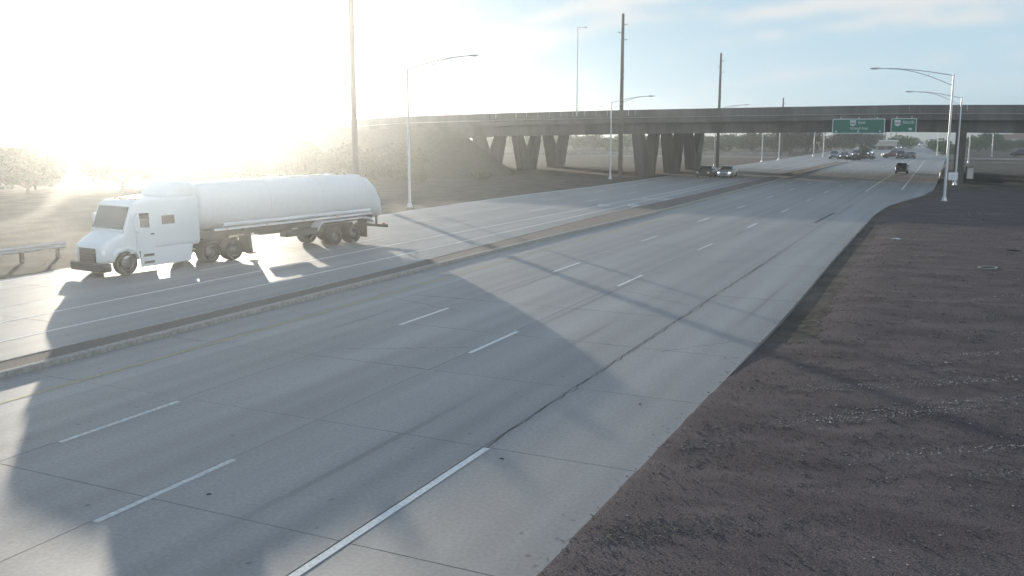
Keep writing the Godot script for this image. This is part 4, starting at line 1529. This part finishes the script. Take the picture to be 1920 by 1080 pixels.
func tree(called: String, label: String, cat: String, h: float, w: float, base: Color, count: int, leaf: float, trunk := 0.32) -> Node3D:
	var o := thing(called, label, cat)
	var st := mb()
	var th := h * trunk
	var lobes := []
	var fork := Vector3(rng.randf_range(-0.1, 0.1) * w, th, rng.randf_range(-0.1, 0.1) * w)
	tube(st, Vector3(0, -0.3, 0), fork, 0.035 * h, 0.026 * h, 8)
	for k in 8:
		var a := TAU * k / 8.0 + rng.randf() * 0.8
		var rr := w * rng.randf_range(0.22, 0.36)
		var c := Vector3(cos(a) * rr, th + (h - th) * rng.randf_range(0.22, 0.66), sin(a) * rr)
		tube(st, fork, c, 0.018 * h, 0.008 * h, 6)
		lobes.append([c, Vector3(w * rng.randf_range(0.18, 0.28), (h - th) * rng.randf_range(0.24, 0.36), w * rng.randf_range(0.18, 0.28))])
	lobes.append([Vector3(0, th + (h - th) * 0.72, 0), Vector3(w * 0.22, (h - th) * 0.28, w * 0.22)])
	obj("trunk", st, M.bark, o)
	st = mb()
	leafy(st, lobes, count, leaf, base)
	obj("crown", st, M.leaf, o)
	return o

func palm(label: String, at: Vector3, h: float) -> Node3D:
	var o := thing("palm_tree", label, "palm tree", at, 0.0, "palms beyond the overpass")
	var st := mb()
	tube(st, Vector3(0, -0.3, 0), Vector3(0, h, 0), 0.22, 0.15, 8)
	obj("trunk", st, M.bark, o)
	st = mb()
	flat(st)
	for k in 26:
		var a := TAU * k / 26.0 + rng.randf() * 0.3
		var d := Vector3(cos(a), 0, sin(a))
		var lift := rng.randf_range(-0.7, 1.0)
		var prev := Vector3(0, h, 0)
		var side := Vector3(-sin(a), 0, cos(a))
		for j in 4:
			var t := (j + 1) / 4.0
			var q := Vector3(0, h, 0) + d * (1.3 * t) + Vector3(0, lift * t - 1.1 * t * t, 0)
			var w0 := 0.20 * (1.0 - 0.6 * (t - 0.25))
			var w1 := 0.20 * (1.0 - 0.6 * t) * (0.2 if j == 3 else 1.0)
			var tt := rng.randf_range(0.7, 1.2)
			st.set_color(Color(0.055 * tt, 0.075 * tt, 0.035 * tt))
			quad(st, prev - side * w0, prev + side * w0, q + side * w1, q - side * w1, Vector3.UP)
			prev = q
	obj("fronds", st, M.leaf, o)
	return o

func ray_x(u: float) -> float:   # direction ratio x / z_road of the sight line named by its column, used when the place was surveyed
	var a := atan((u - 960.0) / 1774.0) - deg_to_rad(25.6)
	return tan(a)

func build_plants() -> void:
	# shrubs and small trees beyond the far roadside, left of and behind the truck
	var olive := Color(0.060, 0.078, 0.032)
	var green := Color(0.042, 0.075, 0.026)
	var dusty := Color(0.078, 0.080, 0.042)
	var g1 := "desert trees on the bank left of the overpass"
	var t0 := tree("desert_tree", "rounded olive desert tree nearest the overpass bank, behind the lamp pole", "tree", 3.7, 5.4, olive, 4200, 0.13, 0.08)
	t0.position = R(-62.0, -0.1, 97.0)
	var t1 := tree("desert_tree", "dusty spreading desert tree behind the tanker's rear", "tree", 4.0, 6.2, dusty, 4200, 0.14, 0.08)
	t1.position = R(-68.0, -0.1, 88.0)
	var t2 := tree("desert_tree", "dark green desert tree left of the dusty spreading one", "tree", 4.2, 5.2, green, 4200, 0.13, 0.08)
	t2.position = R(-76.0, -0.1, 84.0)
	copy_of(t0, R(-70.0, -0.1, 100.0), 1.9, "olive desert tree high against the foot of the overpass bank", g1, Vector3(1.1, 0.95, 1.1))
	copy_of(t1, R(-83.0, -0.1, 78.0), 2.6, "spreading desert tree seen above the tanker's front end", g1)
	copy_of(t2, R(-86.0, -0.1, 66.0), 0.7, "desert tree seen just above the tractor's cab", g1, Vector3(1.1, 1.0, 1.1))
	copy_of(t0, R(-92.0, -0.1, 58.0), 2.2, "olive desert tree in the glare above the tractor's hood", g1, Vector3(1.2, 1.1, 1.2))
	copy_of(t1, R(-97.0, -0.1, 50.0), 0.4, "dusty desert tree second from the left edge", g1, Vector3(1.1, 1.1, 1.1))
	copy_of(t2, R(-100.0, -0.1, 43.5), 1.4, "dark green desert tree at the left edge", g1, Vector3(1.2, 1.15, 1.2))
	for q in [[t0, -66.0, 93.0, 1.25, "broad olive tree right behind the lamp pole beyond the tanker"], [t2, -72.0, 92.0, 1.2, "broad dark green tree above the tanker's rear end"], [t1, -64.5, 101.0, 1.15, "dusty tree at the corner of the overpass bank"], [t2, -79.0, 88.0, 1.3, "tall dark tree over the last third of the tank"], [t0, -75.0, 78.0, 1.15, "olive tree over the middle of the tank"], [t1, -80.0, 72.0, 1.3, "wide dusty tree over the front of the tank"], [t2, -83.0, 62.5, 1.2, "dark tree over the roof fairing of the cab"], [t0, -90.0, 64.0, 1.35, "broad olive tree behind the cab roof, farther back"], [t1, -92.0, 52.0, 1.2, "wide dusty tree left of the cab, in the glare"], [t2, -94.0, 46.0, 1.3, "broad dark tree third from the left edge"], [t0, -99.0, 39.5, 1.3, "broad olive tree cut by the left edge"]]:
		copy_of(q[0], R(q[1], -0.1, q[2]), rng.randf() * TAU, q[4], g1, Vector3(q[3] * 1.15, q[3], q[3] * 1.15))
	for o in [t0, t1, t2]:
		o.set_meta("group", g1)
	var g2 := "low shrubs on the dirt beyond the far roadside"
	var b0 := tree("shrub", "low olive shrub between the lamp pole and the bank", "shrub", 1.5, 2.4, olive, 900, 0.09, 0.12)
	b0.position = R(-56.0, -0.1, 92.0)
	b0.set_meta("group", g2)
	copy_of(b0, R(-52.5, -0.1, 101.0), 1.0, "low shrub at the foot of the first V-shaped pier", g2, Vector3(1.1, 0.8, 1.1))
	copy_of(b0, R(-58.5, -0.1, 84.0), 2.0, "low shrub seen over the tanker's rear end", g2, Vector3(1.3, 1.2, 1.3))
	copy_of(b0, R(-66.0, -0.1, 76.0), 3.0, "low shrub seen above the middle of the tank", g2, Vector3(1.2, 1.1, 1.2))
	copy_of(b0, R(-60.0, -0.1, 70.0), 4.0, "low shrub seen just over the tank's top edge", g2)
	copy_of(b0, R(-78.0, -0.1, 52.0), 5.0, "low shrub in the glare left of the cab roof", g2, Vector3(1.4, 1.2, 1.4))
	copy_of(b0, R(-84.0, -0.1, 45.0), 0.5, "low shrub near the left edge of the picture", g2, Vector3(1.5, 1.2, 1.5))
	# bushes in the median beyond the overpass
	var g3 := "bushes on the median beyond the overpass"
	var m0 := tree("median_bush", "dark rounded bush on the median in front of the waiting cars", "bush", 1.1, 2.4, Color(0.035, 0.05, 0.028), 700, 0.09, 0.1)
	m0.position = R(-20.7, 0.05, 199.0)
	m0.set_meta("group", g3)
	copy_of(m0, R(-18.6, 0.05, 202.5), 1.0, "darkest bush on the median, right of the waiting cars", g3, Vector3(1.1, 1.25, 1.1))
	copy_of(m0, R(-19.6, 0.05, 199.5), 2.0, "flat bush in the middle of the median's row", g3, Vector3(1.1, 0.8, 1.1))
	copy_of(m0, R(-17.0, 0.05, 207.0), 3.0, "rightmost bush on the median", g3, Vector3(0.7, 0.8, 0.7))
	var mt := tree("median_tree", "small green tree on the median behind the dark bushes", "tree", 2.6, 3.0, green, 900, 0.10, 0.25)
	mt.position = R(-19.2, 0.0, 214.0)
	# tree belt beyond the overpass
	var g4 := "trees of the belt beyond the overpass"
	var kinds := []
	for q in [[4.9, 7.5, green], [4.1, 8.5, olive], [5.6, 7.0, Color(0.045, 0.07, 0.034)]]:
		var t := tree("belt_tree", "", "tree", q[0], q[1], q[2].lerp(Color(0.05, 0.12, 0.02), 0.45), 1500, 0.26, 0.08)
		kinds.append(t)
	var where := [["beyond the leftmost gap of the first pier row", 905], ["between the legs of the first V-shaped pier", 932], ["just right of the first V-shaped pier", 958], ["between the legs of the second V-shaped pier", 992], ["between the second and third piers", 1018], ["through the gap of the third V-shaped pier", 1046], ["right next to the third pier", 1076], ["in the first third of the wide middle opening", 1096], ["left of the tall utility pole, at its lamp", 1116], ["directly left of the roadside lamp pole", 1136], ["immediately behind the tall utility pole", 1158], ["right of the tall utility pole", 1176], ["behind the fourth pier's slit", 1207], ["in the gap right of the fourth pier", 1235], ["behind the fifth pier", 1262], ["right of the last left-hand pier", 1318], ["at the pale lamp behind the sedan", 1338], ["right of that lamp", 1358], ["above the silver sedan", 1376], ["midway along the right opening's left half", 1394], ["where the belt dips", 1412], ["behind the second pale lamp pole", 1430], ["by the third lamp pole", 1450]]
	var i := 0
	for w in where:
		var z := 268.0 + 40.0 * rng.randf()
		var at := R(ray_x(w[1]) * z, -0.1, z)
		var s := rng.randf_range(0.8, 1.12)
		var lab: String = "%s belt tree beyond the overpass, %s" % [["green", "olive", "dark green"][i % 3], w[0]]
		if i < 3:
			kinds[i].position = at
			kinds[i].set_meta("label", lab)
			kinds[i].set_meta("group", g4)
		else:
			copy_of(kinds[i % 3], at, rng.randf() * TAU, lab, g4, Vector3(s * 1.15, s, s * 1.15))
		i += 1
	var big := tree("large_tree", "large dark tree whose top meets the overpass, left of the thick pale pole", "tree", 8.0, 8.5, Color(0.030, 0.042, 0.026), 3600, 0.26, 0.1)
	big.position = R(ray_x(1482) * 262.0, -0.1, 262.0)
	var g5 := "large dark trees left of the green signs"
	big.set_meta("group", g5)
	copy_of(big, R(ray_x(1512) * 258.0, -0.1, 258.0), 1.3, "large dark tree directly behind the thick pale pole", g5, Vector3(1.0, 1.02, 1.0))
	copy_of(big, R(ray_x(1462) * 275.0, -0.1, 275.0), 2.6, "leftmost of the large dark trees beside the belt", g5, Vector3(0.8, 0.75, 0.8))
	copy_of(big, R(ray_x(1586) * 300.0, -0.1, 300.0), 3.1, "large tree under the left half of the wide green sign", g5, Vector3(1.0, 1.02, 1.0))
	copy_of(big, R(ray_x(1560) * 310.0, -0.1, 310.0), 4.4, "lower dark tree under the left edge of the wide sign", g5, Vector3(0.9, 0.62, 0.9))
	copy_of(big, R(ray_x(1618) * 320.0, -0.1, 320.0), 5.2, "broad tree under the middle of the wide sign", g5, Vector3(1.15, 0.86, 1.15))
	copy_of(big, R(ray_x(1640) * 345.0, -0.1, 345.0), 0.6, "tree behind the long low building under the signs", g5, Vector3(0.9, 0.8, 0.9))
	var g6 := "far trees down the road to the right"
	var ft := [["pale tree under the small green sign", 1684, 340.0, 0.72], ["round tree right of the pale one, down the road", 1697, 350.0, 0.6], ["low tree near the vanishing road", 1712, 420.0, 0.55], ["tree left of the right overpass pier", 1764, 300.0, 0.6], ["tree touching the right overpass pier", 1776, 260.0, 0.55]]
	for w in ft:
		copy_of(kinds[1], R(ray_x(w[1]) * w[2], -0.1, w[2]), rng.randf() * TAU, w[0], g6, Vector3.ONE * w[3] * 1.6)
	var g7 := "green trees across the dirt field at right"
	var k := 0
	for w in [["first tree right of the overpass pier", 1812], ["second tree right of the overpass pier", 1824], ["tree left of the bright lamp pole", 1838], ["dark tall tree right beside the bright lamp pole", 1852], ["dark tree behind the bright lamp pole", 1866], ["tree in front of the white houses, left one", 1880], ["tree in front of the white houses, middle one", 1895], ["tree in front of the white houses, right one", 1910], ["tree cut by the right edge of the picture", 1924]]:
		var z := 300.0 + 60.0 * rng.randf()
		copy_of(kinds[[0, 2, 0, 2, 2, 1, 0, 1, 0][k]], R(ray_x(w[1]) * z, -0.1, z), rng.randf() * TAU, w[0], g7, Vector3.ONE * [0.8, 0.85, 0.8, 1.05, 1.0, 0.75, 0.7, 0.75, 0.8][k])
		k += 1
	# palms
	for w in [["palm between the first two piers", 955, 300.0, 6.2], ["short palm in the second pier's gap", 994, 290.0, 5.4], ["palm right of the third pier", 1080, 300.0, 5.9], ["left palm of the pair near the tall utility pole", 1119, 310.0, 6.0], ["right palm of the pair near the tall utility pole", 1125, 316.0, 5.6], ["left of three palms over the silver sedan's right", 1404, 330.0, 5.5], ["middle of three palms right of the silver sedan", 1412, 320.0, 5.8], ["right of three palms, at the second lamp pole", 1427, 326.0, 5.7], ["tall palm by the third lamp pole", 1452, 270.0, 6.0]]:
		palm(w[0], R(ray_x(w[1]) * w[2], -0.1, w[2]), w[3])

# ---------------------------------------------------------------- buildings and poles far off
func house(label: String, at: Vector3, w: float, h: float, d: float, roof: Material, group: String, turn := 0.0) -> void:
	var o := thing("house", label, "house", at, turn, group)
	var st := mb()
	box(st, Vector3(0, h / 2.0 - 0.3, 0), Vector3(w, h + 0.6, d))
	var wall := obj("wall", st, M.roof_white, o)
	st = mb()
	prism_x(st, PackedVector2Array([Vector2(-d / 2 - 0.4, h), Vector2(d / 2 + 0.4, h), Vector2(0, h + d * 0.22)]), -w / 2 - 0.4, w / 2 + 0.4)
	obj("roof", st, roof, o)
	for k in 3:
		st = mb()
		box(st, Vector3(-w * 0.3 + w * 0.3 * k, h * 0.55, d / 2 + 0.02), Vector3(1.1, 1.1, 0.06))
		obj("window", st, M.glass, wall)

func build_background() -> void:
	var g := "houses beyond the dirt field at right"
	house("white house left of the group at right under the overpass", R(ray_x(1868) * 430.0, -0.2, 430.0), 6.5, 3.0, 8.0, M.roof_tile, g)
	house("white house behind the bright lamp pole's trees", R(ray_x(1877) * 450.0, -0.2, 450.0), 4.5, 3.2, 7.0, M.roof_tile, g)
	house("white house near the right edge of the picture", R(ray_x(1903) * 430.0, -0.2, 430.0), 7.0, 3.1, 8.0, M.roof_tile, g)
	house("white house cut by the right edge of the picture", R(ray_x(1917) * 440.0, -0.2, 440.0), 6.0, 3.3, 8.0, M.roof_tile, g)
	var b := thing("long_building", "long low building with two pale roof bands under the wide green sign", "building", R(ray_x(1648) * 330.0, -0.2, 330.0), 0.0)
	var st := mb()
	box(st, Vector3(0, 1.2, 0), Vector3(11.0, 3.0, 9.0))
	obj("wall", st, M.stucco, b)
	st = mb()
	box(st, Vector3(0, 2.9, 0), Vector3(11.8, 0.45, 10.0))
	obj("roof", st, M.roof_white, b)
	st = mb()
	box(st, Vector3(0, 1.55, 5.4), Vector3(11.4, 0.35, 1.8))
	obj("canopy", st, M.roof_white, b)
	for k in 4:
		st = mb()
		box(st, Vector3(-4.0 + 2.7 * k, 0.65, 4.52), Vector3(1.6, 1.3, 0.06))
		obj("window", st, M.glass, b)
	var w := thing("field_wall", "low pale wall along the far field beyond the left openings of the overpass", "wall", Vector3.ZERO)
	for k in 7:
		st = mb()
		var a := Vector3(-130.0 + 13.0 * k, 0, -(205.0 + 5.0 * k))
		var c := Vector3(-130.0 + 13.0 * (k + 1) - 0.2, 0, -(205.0 + 5.0 * (k + 1)))
		var n := Vector3(0.1, 0, 0.12)
		hexa(st, [a - n, c - n, a - n + Vector3(0, 0.7, 0), c - n + Vector3(0, 0.7, 0), a + n, c + n, a + n + Vector3(0, 0.7, 0), c + n + Vector3(0, 0.7, 0)])
		obj("panel", st, M.concrete, w)
	var gp := "thin poles far down the road"
	for q in [["first thin far pole right of the wide sign", 1661, 420.0], ["second thin far pole, under the gap between the signs", 1671, 430.0], ["third thin far pole, under the small sign", 1681, 440.0]]:
		var o := thing("far_pole", q[0], "utility pole", R(ray_x(q[1]) * q[2], -0.2, q[2]), 0.0, gp)
		st = mb()
		tube(st, Vector3.ZERO, Vector3(0, 12.0, 0), 0.16, 0.10, 7)
		obj("pole", st, M.wood, o)
		st = mb()
		box(st, Vector3(0, 11.3, 0), Vector3(1.8, 0.1, 0.1))
		obj("crossarm", st, M.wood, o)

func build_debris() -> void:
	# small litter on the gravel and the lanes
	var g := "scraps lying on the gravel"
	for q in [["flat dark scrap on the gravel, the upper right one", 2.6, 52.0, 0.32, 0.03, 0.10, "dark_scrap", M.rubber], ["pale ring of cord on the gravel right of the kerb", 1.3, 45.0, 0.0, 0, 0, "cord_ring", M.kerb], ["pale flat scrap on the gravel close to the kerb", -3.0, 55.0, 0.25, 0.03, 0.12, "pale_scrap", M.paint]]:
		var st := mb()
		if q[3] > 0.0:
			loft(st, [rrect(-q[3], q[5] * 0.6, 0.0, q[4], 0.01), rrect(0.0, q[5], 0.0, q[4] * 2.0, 0.02), rrect(q[3], q[5] * 0.5, 0.01, q[4], 0.01)])
		else:
			for k in 16:
				var a := TAU * k / 16.0
				var c := TAU * (k + 1) / 16.0
				tube(st, Vector3(cos(a) * 0.42, 0.02, sin(a) * 0.36), Vector3(cos(c) * 0.42, 0.02, sin(c) * 0.36), 0.025, 0.025, 6)
		var o := obj(q[6], st, q[7])
		o.position = R(q[1], verge_y(q[1], q[2]) + 0.005, q[2])
		o.rotation.y = 1.1
		tag(o, q[0], "debris", g)
	var gl := "dark flecks of rubber on the concrete lanes"
	var spots := [[-7.2, 14.6, "right of the nearest lane line's far end"], [-10.8, 11.0, "in the second lane near the bottom of the picture"], [-6.0, 19.0, "in the right lane beyond the joint"]]
	for q in spots:
		var st := mb()
		loft(st, [rrect(-0.06, 0.02, 0.0, 0.012, 0.004), rrect(0.0, 0.035, 0.0, 0.02, 0.006), rrect(0.06, 0.015, 0.0, 0.01, 0.004)])
		var o := obj("rubber_fleck", st, M.rubber)
		o.position = R(q[0], 0.0, q[1])
		o.rotation.y = rng.randf() * 3.0
		o.scale = Vector3.ONE * 0.7
		tag(o, "small dark fleck of rubber lying " + q[2], "debris", gl)
